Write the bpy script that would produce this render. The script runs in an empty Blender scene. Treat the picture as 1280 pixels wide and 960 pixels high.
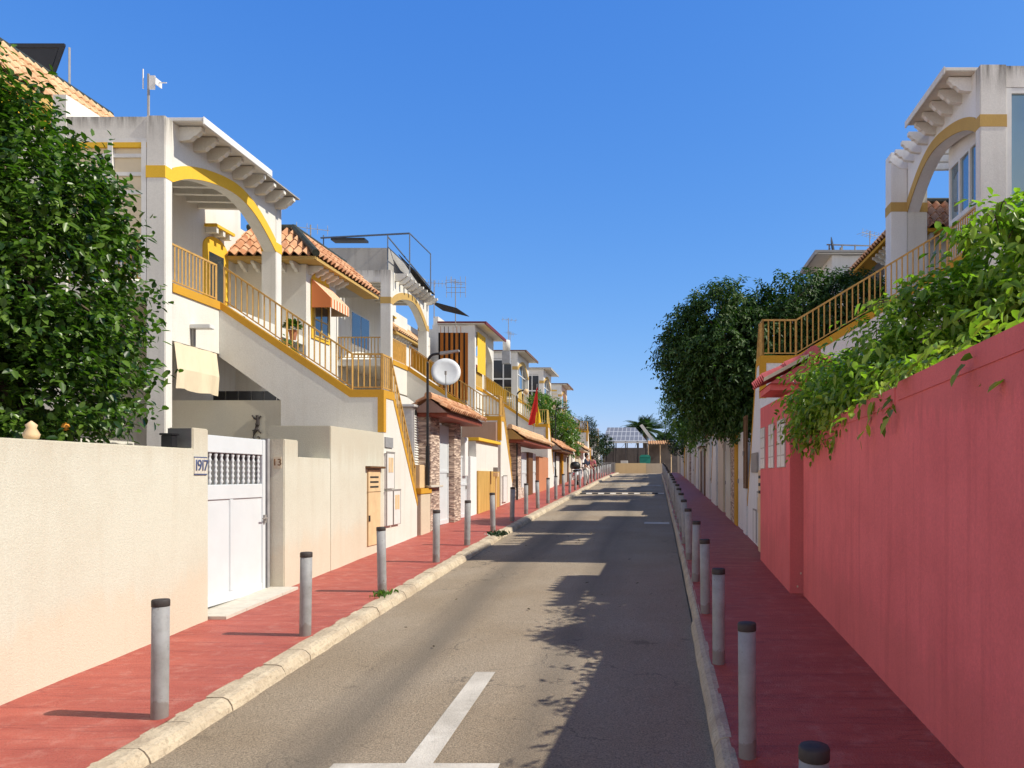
import bpy, bmesh, math, random
import numpy as np
from mathutils import Vector, Matrix, noise
R = math.radians
rnd = random.Random(7)
nrs = np.random.RandomState(11)
scene = bpy.context.scene
col = scene.collection
PI = math.pi

# ------------------------------------------------------------------ terrain profile (eye is at z = 0)
PR = [(-60, -5.4), (-20, -3.44), (0, -2.38), (6.46, -2.05), (11.73, -1.785), (19.6, -1.43), (29.6, -1.07), (39.7, -.74),
      (57.7, -.15), (70, .17), (82, .38), (100, .45), (140, .45), (900, .45)]
def zp(y):
    for i in range(len(PR) - 1):
        if y <= PR[i + 1][0] or i == len(PR) - 2:
            (x1, z1), (x2, z2) = PR[i], PR[i + 1]
            (x0, z0) = PR[max(0, i - 1)]; (x3, z3) = PR[min(len(PR) - 1, i + 2)]
            m1 = (z2 - z0) / (x2 - x0); m2 = (z3 - z1) / (x3 - x1)
            h = x2 - x1; t = (y - x1) / h
            return ((2*t**3 - 3*t*t + 1) * z1 + (t**3 - 2*t*t + t) * h * m1 + (-2*t**3 + 3*t*t) * z2 + (t**3 - t*t) * h * m2)
def zr(y): return zp(y) - .12

# ------------------------------------------------------------------ materials
def mat(name, base, rough=.85, metal=0., fn=None, bump=None, spec=.3):
    m = bpy.data.materials.new(name); m.use_nodes = True
    nt = m.node_tree; N = nt.nodes; L = nt.links
    b = N['Principled BSDF']
    b.inputs['Base Color'].default_value = (*base, 1); b.inputs['Roughness'].default_value = rough
    b.inputs['Metallic'].default_value = metal; b.inputs['Specular IOR Level'].default_value = spec
    if fn: fn(nt, N, L, b)
    return m
def nd(N, t, **kw):
    n = N.new(t)
    for k, v in kw.items():
        if k in n.inputs: n.inputs[k].default_value = v
        else: setattr(n, k, v)
    return n
def coords(N, L, sc=(1, 1, 1)):
    g = N.new('ShaderNodeNewGeometry'); mp = N.new('ShaderNodeMapping')
    L.new(g.outputs['Position'], mp.inputs['Vector']); mp.inputs['Scale'].default_value = sc
    return mp.outputs['Vector']
def noi(N, L, vec, scale, detail=4, rough=.55):
    n = nd(N, 'ShaderNodeTexNoise', Scale=scale, Detail=detail, Roughness=rough); L.new(vec, n.inputs['Vector']); return n.outputs['Fac']
def ramp(N, L, fac, p0, p1, c0=(0, 0, 0), c1=(1, 1, 1)):
    r = N.new('ShaderNodeValToRGB'); e = r.color_ramp.elements
    e[0].position = p0; e[1].position = p1; e[0].color = (*c0, 1); e[1].color = (*c1, 1)
    L.new(fac, r.inputs['Fac']); return r.outputs['Color']
def mixc(N, L, fac, a, b, mode='MIX'):
    m = N.new('ShaderNodeMix'); m.data_type = 'RGBA'; m.blend_type = mode
    for sock, v in ((m.inputs[0], fac), (m.inputs[6], a), (m.inputs[7], b)):
        if isinstance(v, (int, float)): sock.default_value = v
        elif isinstance(v, tuple): sock.default_value = (*v, 1)
        else: L.new(v, sock)
    return m.outputs[2]
def addbump(N, L, b, h, strength=.3, dist=.01):
    bm = nd(N, 'ShaderNodeBump', Strength=strength, Distance=dist); L.new(h, bm.inputs['Height']); L.new(bm.outputs['Normal'], b.inputs['Normal'])
def sc3(c, k): return tuple(min(1, x * k) for x in c)

def stucco(name, c, dirt=None, streak=.35, patch=.3, bump=.35, rough=.9):
    dirt = dirt or sc3(c, .62)
    def fn(nt, N, L, b):
        v = coords(N, L); vs = coords(N, L, (2.6, 2.6, .16))
        f1 = ramp(N, L, noi(N, L, v, .9, 6, .62), .42, .78)
        f2 = ramp(N, L, noi(N, L, vs, 2.1, 5, .6), .52, .82)
        c1 = mixc(N, L, f1, c, mixc(N, L, patch, c, dirt))
        k = N.new('ShaderNodeMath'); k.operation = 'MULTIPLY'; L.new(f2, k.inputs[0]); k.inputs[1].default_value = streak
        c2 = mixc(N, L, k.outputs[0], c1, dirt)
        f3 = ramp(N, L, noi(N, L, v, 38, 3, .7), .3, .75, (.9, .9, .9), (1.04, 1.04, 1.04))
        L.new(mixc(N, L, 1., c2, f3, 'MULTIPLY'), b.inputs['Base Color'])
        addbump(N, L, b, noi(N, L, v, 55, 4, .7), bump, .012)
    return mat(name, c, rough, 0, fn, spec=.2)
def base_tint_streaks(m, lo, hi, tint, amt, topz=None, topc=None):  # tint towards the wall base, noise-edged, with rain streaks near the top
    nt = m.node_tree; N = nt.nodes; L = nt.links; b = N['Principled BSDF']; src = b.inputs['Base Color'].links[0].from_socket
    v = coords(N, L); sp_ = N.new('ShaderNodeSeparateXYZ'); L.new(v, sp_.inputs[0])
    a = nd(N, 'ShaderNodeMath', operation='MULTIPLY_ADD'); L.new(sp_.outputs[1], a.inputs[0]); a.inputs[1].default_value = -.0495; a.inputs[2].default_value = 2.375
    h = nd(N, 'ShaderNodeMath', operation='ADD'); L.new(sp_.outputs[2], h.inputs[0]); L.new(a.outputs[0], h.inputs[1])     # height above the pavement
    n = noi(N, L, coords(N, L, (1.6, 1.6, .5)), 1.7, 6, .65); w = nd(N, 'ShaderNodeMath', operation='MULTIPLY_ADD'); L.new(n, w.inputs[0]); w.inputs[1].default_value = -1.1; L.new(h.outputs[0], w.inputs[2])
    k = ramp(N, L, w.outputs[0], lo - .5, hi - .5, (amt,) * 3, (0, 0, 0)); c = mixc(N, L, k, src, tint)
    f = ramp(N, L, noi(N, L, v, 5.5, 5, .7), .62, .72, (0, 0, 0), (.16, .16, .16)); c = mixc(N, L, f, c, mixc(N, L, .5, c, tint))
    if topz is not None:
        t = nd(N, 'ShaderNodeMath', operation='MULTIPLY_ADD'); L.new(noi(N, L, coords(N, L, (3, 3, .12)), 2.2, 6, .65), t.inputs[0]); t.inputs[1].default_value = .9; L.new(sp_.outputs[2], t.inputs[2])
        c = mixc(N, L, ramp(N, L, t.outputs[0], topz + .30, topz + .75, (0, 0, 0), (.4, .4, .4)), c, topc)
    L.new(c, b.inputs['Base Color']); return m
def plainm(name, c, rough=.6, metal=0, var=.2, scale=6, spec=.4):
    def fn(nt, N, L, b):
        v = coords(N, L)
        f = ramp(N, L, noi(N, L, v, scale, 5, .6), .35, .7)
        L.new(mixc(N, L, f, c, sc3(c, 1 - var)), b.inputs['Base Color'])
    return mat(name, c, rough, metal, fn, spec=spec)

M = {}
WHITE = (.76, .74, .70)
M['white'] = stucco('white stucco', (.74, .72, .66), (.50, .44, .35), .36, .25)
M['whitew'] = stucco('weathered white stucco', (.76, .735, .68), (.44, .40, .35), .35, .25)
M['cool'] = stucco('painted white stucco', (.80, .79, .77), (.52, .48, .43), .25, .18)
M['cream'] = stucco('cream stucco', (.64, .625, .525), (.50, .43, .32), .3, .38, .5)
base_tint_streaks(M['cream'], -.55, .75, (.66, .50, .34), .30, .30, (.45, .38, .27))
M['beige'] = stucco('beige stucco', (.62, .53, .40), (.40, .31, .22), .3, .3)
M['creamtile'] = plainm('cream enamel', (.66, .62, .53), .4, 0, .05)
M['bluegrey'] = plainm('blue grey steel', (.10, .13, .18), .6)
M['shed_shade'] = stucco('brown grey painted shade', (.17, .15, .14), (.07, .06, .06), .5, .8)  # dark colour stands in for the shade inside the end sheds
M['gatedark'] = plainm('grey mesh', (.13, .13, .13), .8)
M['sand'] = stucco('sand stucco with painted sunlight', (.80, .60, .33), (.6, .42, .22), .3, .3)
M['pinkish'] = stucco('pale pink stucco', (.70, .52, .46), (.45, .33, .28), .3, .2)
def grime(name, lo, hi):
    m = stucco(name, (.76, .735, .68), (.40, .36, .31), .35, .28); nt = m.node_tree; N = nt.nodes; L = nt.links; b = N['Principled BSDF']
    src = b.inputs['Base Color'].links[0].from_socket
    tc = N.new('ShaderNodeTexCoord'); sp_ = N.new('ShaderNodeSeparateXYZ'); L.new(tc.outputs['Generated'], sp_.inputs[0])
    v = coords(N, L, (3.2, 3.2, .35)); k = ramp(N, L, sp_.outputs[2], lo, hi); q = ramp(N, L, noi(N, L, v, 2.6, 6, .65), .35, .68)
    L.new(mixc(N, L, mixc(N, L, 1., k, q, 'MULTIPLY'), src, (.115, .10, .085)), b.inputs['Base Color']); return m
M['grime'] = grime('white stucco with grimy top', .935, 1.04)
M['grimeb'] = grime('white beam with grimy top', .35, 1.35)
M['mauve'] = stucco('mauve stucco', (.42, .28, .22), (.25, .15, .11), .4, .3)
M['terra_wall'] = stucco('terracotta stucco', (.52, .23, .12), (.35, .15, .08), .3, .3)
M['pink'] = stucco('rose red stucco', (.90, .205, .200), (.60, .12, .118), .75, .6, .7)
base_tint_streaks(M['pink'], -.6, .7, (.64, .17, .15), .32, .60, (.56, .14, .125))
M['pinkd'] = stucco('rose trim and end shade stucco', (.62, .15, .15), (.40, .09, .10), .3, .2)
M['grey'] = stucco('grey render', (.40, .385, .36), (.20, .19, .18), .5, .5)
M['ochre'] = stucco('ochre paint', (.62, .33, .035), (.42, .22, .05), .3, .35, .2)
M['yellow'] = stucco('yellow paint', (.82, .50, .05), (.60, .34, .05), .2, .25, .2)
M['tan'] = stucco('tan paint band', (.55, .36, .12), (.4, .25, .1), .3, .3, .2)
M['brownband'] = stucco('brown paint band', (.40, .22, .07), (.3, .16, .06), .3, .3, .2)
M['rail'] = plainm('ochre railing paint', (.62, .36, .09), .5, .0, .3, 9)
M['rail_y'] = plainm('yellow railing paint', (.66, .46, .13), .5, .0, .25, 9)
M['metal'] = plainm('galvanised steel', (.335, .335, .34), .55, .0, .22, 9)
def f_post(nt, N, L, b):
    tc = N.new('ShaderNodeTexCoord'); sp_ = N.new('ShaderNodeSeparateXYZ'); L.new(tc.outputs['Object'], sp_.inputs[0]); oi = N.new('ShaderNodeObjectInfo')
    va = N.new('ShaderNodeVectorMath'); va.operation = 'ADD'; L.new(tc.outputs['Object'], va.inputs[0]); L.new(oi.outputs['Location'], va.inputs[1])
    c = mixc(N, L, ramp(N, L, noi(N, L, va.outputs[0], 7, 6, .65), .4, .7), (.31, .31, .315), (.235, .23, .225))
    c = mixc(N, L, ramp(N, L, noi(N, L, va.outputs[0], 22, 4, .7), .64, .72), c, (.16, .13, .11))
    w = nd(N, 'ShaderNodeMath', operation='MULTIPLY_ADD'); L.new(noi(N, L, va.outputs[0], 12, 4), w.inputs[0]); w.inputs[1].default_value = -.25; L.new(sp_.outputs[2], w.inputs[2])
    L.new(mixc(N, L, ramp(N, L, w.outputs[0], -.14, .02, (.55, .55, .55), (0, 0, 0)), c, (.17, .13, .11)), b.inputs['Base Color']); addbump(N, L, b, noi(N, L, va.outputs[0], 30, 3), .15, .01)
M['post'] = mat('scuffed grey steel', (.34, .34, .34), .6, 0, f_post)
M['cap'] = plainm('dark cap', (.055, .045, .042), .7, 0, .3, 20)
M['black'] = plainm('black paint', (.018, .018, .02), .45, 0, .3, 8)
M['dark'] = plainm('dark interior', (.03, .028, .027), .8, 0, .3, 3)
M['gatewhite'] = plainm('white gate paint', (.66, .695, .72), .38, 0, .06, 3)
M['whiteplastic'] = plainm('white plastic', (.74, .73, .70), .5, 0, .08, 5)
M['boxline'] = plainm('grey trim', (.30, .28, .26), .6)
M['tandoor'] = plainm('tan cabinet door', (.74, .53, .30), .6, 0, .15, 5)
M['brown'] = plainm('brown wood', (.17, .08, .03), .6, 0, .35, 9)
M['redwood'] = plainm('red brown timber', (.26, .06, .03), .6, 0, .3, 8)
M['blind'] = plainm('beige canvas blind', (.74, .63, .45), .9, 0, .08, 3)
M['awning'] = plainm('black shade cloth', (.02, .02, .022), .9, 0, .2, 3)
M['bark'] = plainm('bark', (.12, .09, .06), .95, 0, .4, 14)
M['pot'] = plainm('terracotta pot', (.40, .16, .08), .8)
M['dish'] = plainm('white dish enamel', (.66, .68, .70), .45, 0, .1, 6)
M['ledge'] = plainm('pale stone', (.60, .56, .48), .8, 0, .15, 9)
M['green'] = plainm('green plastic', (.02, .30, .22), .5)
M['skin'] = plainm('skin', (.48, .27, .18), .6, 0, .06)
M['hair'] = plainm('dark hair', (.02, .012, .01), .6)
M['navy'] = plainm('dark blue cloth', (.03, .04, .075), .9)
M['paleclo'] = plainm('pale cloth', (.62, .60, .56), .9)
M['pinkclo'] = plainm('pink cloth', (.62, .22, .26), .9)
M['maroon'] = plainm('maroon cloth', (.20, .03, .06), .9)
M['rubber'] = plainm('rubber', (.02, .02, .02), .8)
M['scootw'] = plainm('white body paint', (.75, .77, .80), .25, 0, .05)
M['red'] = plainm('flag red', (.70, .03, .02), .8)
M['flagy'] = plainm('flag yellow', (.88, .55, .02), .8)
M['redeave'] = plainm('dark red eave paint', (.16, .02, .02), .6)
M['orangefruit'] = plainm('orange peel', (.75, .30, .03), .5)
M['blue'] = plainm('blue enamel', (.09, .12, .24), .3)
M['tileplate'] = plainm('white enamel', (.8, .8, .8), .3, 0, .04)
def f_stripe(nt, N, L, b):
    tc = N.new('ShaderNodeTexCoord'); s = N.new('ShaderNodeSeparateXYZ'); L.new(tc.outputs['Generated'], s.inputs[0])
    m1 = nd(N, 'ShaderNodeMath', operation='MULTIPLY'); L.new(s.outputs[0], m1.inputs[0]); m1.inputs[1].default_value = 6.
    m2 = nd(N, 'ShaderNodeMath', operation='FRACT'); L.new(m1.outputs[0], m2.inputs[0])
    m3 = nd(N, 'ShaderNodeMath', operation='GREATER_THAN'); L.new(m2.outputs[0], m3.inputs[0]); m3.inputs[1].default_value = .42
    L.new(mixc(N, L, m3.outputs[0], (.02, .015, .012), (.50, .17, .03)), b.inputs['Base Color'])
M['stripe'] = mat('orange and black striped canvas', (.5, .2, .05), .9, 0, f_stripe)
def f_stripe2(nt, N, L, b):
    v = coords(N, L); s = N.new('ShaderNodeSeparateXYZ'); L.new(v, s.inputs[0])
    m1 = nd(N, 'ShaderNodeMath', operation='MULTIPLY'); L.new(s.outputs[1], m1.inputs[0]); m1.inputs[1].default_value = 5.5
    m2 = nd(N, 'ShaderNodeMath', operation='FRACT'); L.new(m1.outputs[0], m2.inputs[0])
    m3 = nd(N, 'ShaderNodeMath', operation='GREATER_THAN'); L.new(m2.outputs[0], m3.inputs[0]); m3.inputs[1].default_value = .5
    L.new(mixc(N, L, m3.outputs[0], (.62, .20, .07), (.78, .66, .48)), b.inputs['Base Color'])
M['stripe2'] = mat('red and cream striped canvas', (.6, .3, .1), .9, 0, f_stripe2)
def f_tile(cs):
    def fn(nt, N, L, b):
        v = coords(N, L, (4.6, 4.6, 3.))
        vo = nd(N, 'ShaderNodeTexVoronoi', Scale=1.); L.new(v, vo.inputs['Vector'])
        s = N.new('ShaderNodeSeparateColor'); L.new(vo.outputs['Color'], s.inputs[0])
        c = ramp(N, L, s.outputs[0], .15, .85, cs[0], cs[1])
        v2 = coords(N, L)
        f = ramp(N, L, noi(N, L, v2, 3.2, 6, .65), .5, .75)
        L.new(mixc(N, L, f, c, cs[2]), b.inputs['Base Color'])
        addbump(N, L, b, noi(N, L, v2, 40, 3), .3, .01)
    return fn
M['tile'] = mat('terracotta barrel tile', (.5, .25, .12), .85, 0, f_tile([(.40, .17, .08), (.66, .38, .21), (.50, .30, .19)]))
M['tilepale'] = mat('pale terracotta tile', (.6, .4, .25), .85, 0, f_tile([(.58, .34, .18), (.72, .48, .28), (.62, .42, .27)]))
M['ridge'] = plainm('green black ridge tile', (.05, .06, .045), .6, 0, .5, 9)
def f_road(nt, N, L, b):
    v = coords(N, L); vl = coords(N, L, (1, .07, 1)); g = N.new('ShaderNodeNewGeometry')
    base = mixc(N, L, ramp(N, L, noi(N, L, v, 62, 4, .8), .36, .64), (.19, .156, .116), (.475, .39, .29))
    big = ramp(N, L, noi(N, L, v, .55, 6, .6), .35, .7)
    base = mixc(N, L, big, base, mixc(N, L, 1., base, (.84, .80, .74), 'MULTIPLY'))
    s = N.new('ShaderNodeSeparateXYZ'); L.new(v, s.inputs[0])
    wob = noi(N, L, vl, 1.6, 4); a = nd(N, 'ShaderNodeMath', operation='MULTIPLY_ADD'); L.new(wob, a.inputs[0]); a.inputs[1].default_value = .9; L.new(s.outputs[0], a.inputs[2])
    for cx, w, st in ((-2.25, .5, .62), (-.55, .45, .5)):
        d = nd(N, 'ShaderNodeMath', operation='SUBTRACT'); L.new(a.outputs[0], d.inputs[0]); d.inputs[1].default_value = cx
        ab = nd(N, 'ShaderNodeMath', operation='ABSOLUTE'); L.new(d.outputs[0], ab.inputs[0])
        k = ramp(N, L, ab.outputs[0], .02, w, (st, st, st), (0, 0, 0))
        base = mixc(N, L, k, base, (.135, .117, .095))
    sp = ramp(N, L, noi(N, L, v, 2.2, 5, .6), .66, .72)
    base = mixc(N, L, sp, base, mixc(N, L, .35, base, (.05, .045, .04)))
    vo = nd(N, 'ShaderNodeTexVoronoi', feature='DISTANCE_TO_EDGE', Scale=.55); dv = noi(N, L, v, 3, 5)
    ds = N.new('ShaderNodeVectorMath'); ds.operation = 'ADD'; L.new(v, ds.inputs[0])
    mm = N.new('ShaderNodeTexNoise'); mm.inputs['Scale'].default_value = 2.5; mm.inputs['Detail'].default_value = 5; L.new(v, mm.inputs['Vector']); L.new(mm.outputs['Color'], ds.inputs[1]); L.new(ds.outputs[0], vo.inputs['Vector'])
    cr = ramp(N, L, vo.outputs['Distance'], .002, .009, (.6, .6, .6), (0, 0, 0))
    msk = ramp(N, L, noi(N, L, v, .4, 2), .5, .6); cm = mixc(N, L, 1., cr, msk, 'MULTIPLY')
    base = mixc(N, L, cm, base, (.06, .055, .05))
    L.new(base, b.inputs['Base Color'])
    addbump(N, L, b, noi(N, L, v, 62, 4, .8), .8, .016)
M['road'] = mat('worn asphalt', (.2, .18, .15), .9, 0, f_road, spec=.25)
def f_pave(nt, N, L, b):
    v = coords(N, L); vs = coords(N, L, (.9, 3.4, 1))
    c = mixc(N, L, ramp(N, L, noi(N, L, vs, 1.3, 6, .6), .3, .75), (.46, .112, .080), (.32, .062, .048))
    c = mixc(N, L, ramp(N, L, noi(N, L, v, 5, 6, .7), .52, .8), c, (.50, .20, .16))
    vd = coords(N, L, (.22, 2.7, 1)); rid = noi(N, L, vd, 1.1, 4, .55)
    a = nd(N, 'ShaderNodeMath', operation='SUBTRACT'); L.new(rid, a.inputs[0]); a.inputs[1].default_value = .5
    ab = nd(N, 'ShaderNodeMath', operation='ABSOLUTE'); L.new(a.outputs[0], ab.inputs[0])
    line = ramp(N, L, ab.outputs[0], .0, .016, (.5, .5, .5), (0, 0, 0))
    c = mixc(N, L, line, c, (.20, .035, .035))
    c = mixc(N, L, ramp(N, L, noi(N, L, v, 90, 2, .7), .62, .78, (0, 0, 0), (.4, .4, .4)), c, (.62, .36, .30))
    L.new(c, b.inputs['Base Color'])
    addbump(N, L, b, mixc(N, L, .7, noi(N, L, v, 60, 3), noi(N, L, coords(N, L, (1.2, 5, 1)), 1.6, 5, .65)), .8, .045)
M['pave'] = mat('red painted pavement', (.45, .12, .10), .56, 0, f_pave, spec=.35)
def f_kerb(nt, N, L, b):
    v = coords(N, L)
    c = mixc(N, L, ramp(N, L, noi(N, L, v, 2.5, 6, .65), .35, .7), (.60, .51, .37), (.40, .32, .23))
    c = mixc(N, L, ramp(N, L, noi(N, L, v, 24, 4, .7), .5, .75), c, (.32, .26, .19))
    L.new(c, b.inputs['Base Color']); addbump(N, L, b, noi(N, L, v, 18, 5, .65), .8, .03)
M['kerb'] = mat('weathered kerb stone', (.5, .42, .31), .9, 0, f_kerb)
M['paint'] = stucco('worn white road paint', (.66, .62, .55), (.24, .21, .17), .45, .85, .6)
M['blackpaint'] = stucco('black road paint', (.04, .038, .036), (.12, .11, .1), .2, .4, .3)
M['earth'] = stucco('dry earth', (.32, .24, .16), (.2, .15, .1), .2, .5, .6)
def f_stone(nt, N, L, b):
    v = coords(N, L, (4.5, 4.5, 20))
    vo = nd(N, 'ShaderNodeTexVoronoi', Scale=1.); L.new(v, vo.inputs['Vector']); s = N.new('ShaderNodeSeparateColor'); L.new(vo.outputs['Color'], s.inputs[0])
    c = ramp(N, L, s.outputs[0], .1, .9, (.24, .17, .14), (.62, .48, .38)); L.new(c, b.inputs['Base Color'])
    addbump(N, L, b, vo.outputs['Distance'], .9, .03)
M['stone'] = mat('stacked slate stone', (.3, .22, .18), .9, 0, f_stone)
def f_pebble(nt, N, L, b):
    v = coords(N, L); vo = nd(N, 'ShaderNodeTexVoronoi', Scale=17.); L.new(v, vo.inputs['Vector'])
    s = N.new('ShaderNodeSeparateColor'); L.new(vo.outputs['Color'], s.inputs[0])
    L.new(ramp(N, L, s.outputs[0], .1, .9, (.30, .20, .16), (.72, .64, .55)), b.inputs['Base Color']); addbump(N, L, b, vo.outputs['Distance'], .8, .02)
M['pebble'] = mat('pebble dash', (.5, .4, .35), .9, 0, f_pebble)
def f_bamboo(nt, N, L, b):
    v = coords(N, L, (24, 24, .6)); c = ramp(N, L, noi(N, L, v, 1., 3, .6), .3, .7, (.30, .16, .03), (.74, .48, .15)); L.new(c, b.inputs['Base Color'])
    addbump(N, L, b, noi(N, L, v, 1., 2), .8, .02)
M['bamboo'] = mat('bamboo screen', (.6, .4, .12), .8, 0, f_bamboo)
def f_glass(nt, N, L, b):
    b.inputs['Coat Weight'].default_value = .6
M['glass'] = mat('window glass', (.03, .045, .055), .06, 0, f_glass, spec=.8)
M['glassblue'] = mat('window glass with sky tint', (.16, .27, .34), .05, .45, f_glass, spec=.9)  # sky reflection is put into the blue base colour
M['darkglass'] = mat('dark glazing', (.02, .02, .024), .15, 0, None, spec=.5)
def f_gblock(nt, N, L, b):
    tc = N.new('ShaderNodeTexCoord'); mp = N.new('ShaderNodeMapping'); L.new(tc.outputs['Generated'], mp.inputs[0]); mp.inputs['Scale'].default_value = (1, 2, 4)
    br = nd(N, 'ShaderNodeTexChecker', Scale=1.)
    f = N.new('ShaderNodeVectorMath'); f.operation = 'FRACTION'; L.new(mp.outputs[0], f.inputs[0])
    s = N.new('ShaderNodeSeparateXYZ'); L.new(f.outputs[0], s.inputs[0])
    outs = []
    for i in (1, 2):
        a = nd(N, 'ShaderNodeMath', operation='SUBTRACT'); L.new(s.outputs[i], a.inputs[0]); a.inputs[1].default_value = .5
        q = nd(N, 'ShaderNodeMath', operation='ABSOLUTE'); L.new(a.outputs[0], q.inputs[0]); outs.append(q.outputs[0])
    m = nd(N, 'ShaderNodeMath', operation='MAXIMUM'); L.new(outs[0], m.inputs[0]); L.new(outs[1], m.inputs[1])
    L.new(ramp(N, L, m.outputs[0], .42, .45, (.70, .68, .66), (.42, .37, .36)), b.inputs['Base Color'])
M['gblock'] = mat('glass block', (.65, .64, .62), .25, 0, f_gblock, spec=.6)
def f_solar(nt, N, L, b):
    tc = N.new('ShaderNodeTexCoord'); mp = N.new('ShaderNodeMapping'); L.new(tc.outputs['Generated'], mp.inputs[0]); mp.inputs['Scale'].default_value = (10, 3, 1)
    f = N.new('ShaderNodeVectorMath'); f.operation = 'FRACTION'; L.new(mp.outputs[0], f.inputs[0]); s = N.new('ShaderNodeSeparateXYZ'); L.new(f.outputs[0], s.inputs[0])
    g = nd(N, 'ShaderNodeMath', operation='LESS_THAN'); L.new(s.outputs[0], g.inputs[0]); g.inputs[1].default_value = .14
    h = nd(N, 'ShaderNodeMath', operation='LESS_THAN'); L.new(s.outputs[1], h.inputs[0]); h.inputs[1].default_value = .12
    m = nd(N, 'ShaderNodeMath', operation='MAXIMUM'); L.new(g.outputs[0], m.inputs[0]); L.new(h.outputs[0], m.inputs[1])
    L.new(mixc(N, L, m.outputs[0], (.17, .175, .20), (.42, .43, .45)), b.inputs['Base Color'])  # lighter grey cells carry the sky reflection in their colour
M['solar'] = mat('solar panels', (.05, .06, .1), .45, 0, f_solar, spec=.4)
def leafmat(name, c0, c1, trans=.35, rough=.38, cdead=None):
    m = bpy.data.materials.new(name); m.use_nodes = True; nt = m.node_tree; N = nt.nodes; L = nt.links
    b = N['Principled BSDF']; out = N['Material Output']; g = N.new('ShaderNodeNewGeometry')
    c = ramp(N, L, g.outputs['Random Per Island'], .05, .95, c0, c1)
    v = coords(N, L); f = ramp(N, L, noi(N, L, v, 1.3, 3), .35, .7); c = mixc(N, L, f, c, mixc(N, L, 1., c, (.62, .72, .6), 'MULTIPLY'))
    L.new(c, b.inputs['Base Color']); b.inputs['Roughness'].default_value = rough; b.inputs['Specular IOR Level'].default_value = .45
    t = N.new('ShaderNodeBsdfTranslucent'); L.new(mixc(N, L, 1., c, (1., 1.5, .45), 'MULTIPLY'), t.inputs['Color'])
    ms = N.new('ShaderNodeMixShader'); ms.inputs[0].default_value = trans; L.new(b.outputs[0], ms.inputs[1]); L.new(t.outputs[0], ms.inputs[2]); L.new(ms.outputs[0], out.inputs['Surface'])
    return m
M['lf_citrus'] = leafmat('citrus leaf', (.018, .055, .010), (.15, .25, .032), .32, .36)
M['lf_ficus'] = leafmat('ficus leaf', (.028, .066, .012), (.085, .155, .025), .22, .55)
M['lf_vine'] = leafmat('vine leaf', (.13, .215, .03), (.42, .52, .075), .45, .34)
M['lf_palm'] = leafmat('palm leaf', (.03, .07, .025), (.08, .13, .04), .2)
M['lf_bright'] = leafmat('bright leaf', (.06, .13, .02), (.16, .26, .04), .35)
M['lf_dark'] = leafmat('dark leaf', (.012, .035, .014), (.035, .07, .022), .15)

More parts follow.
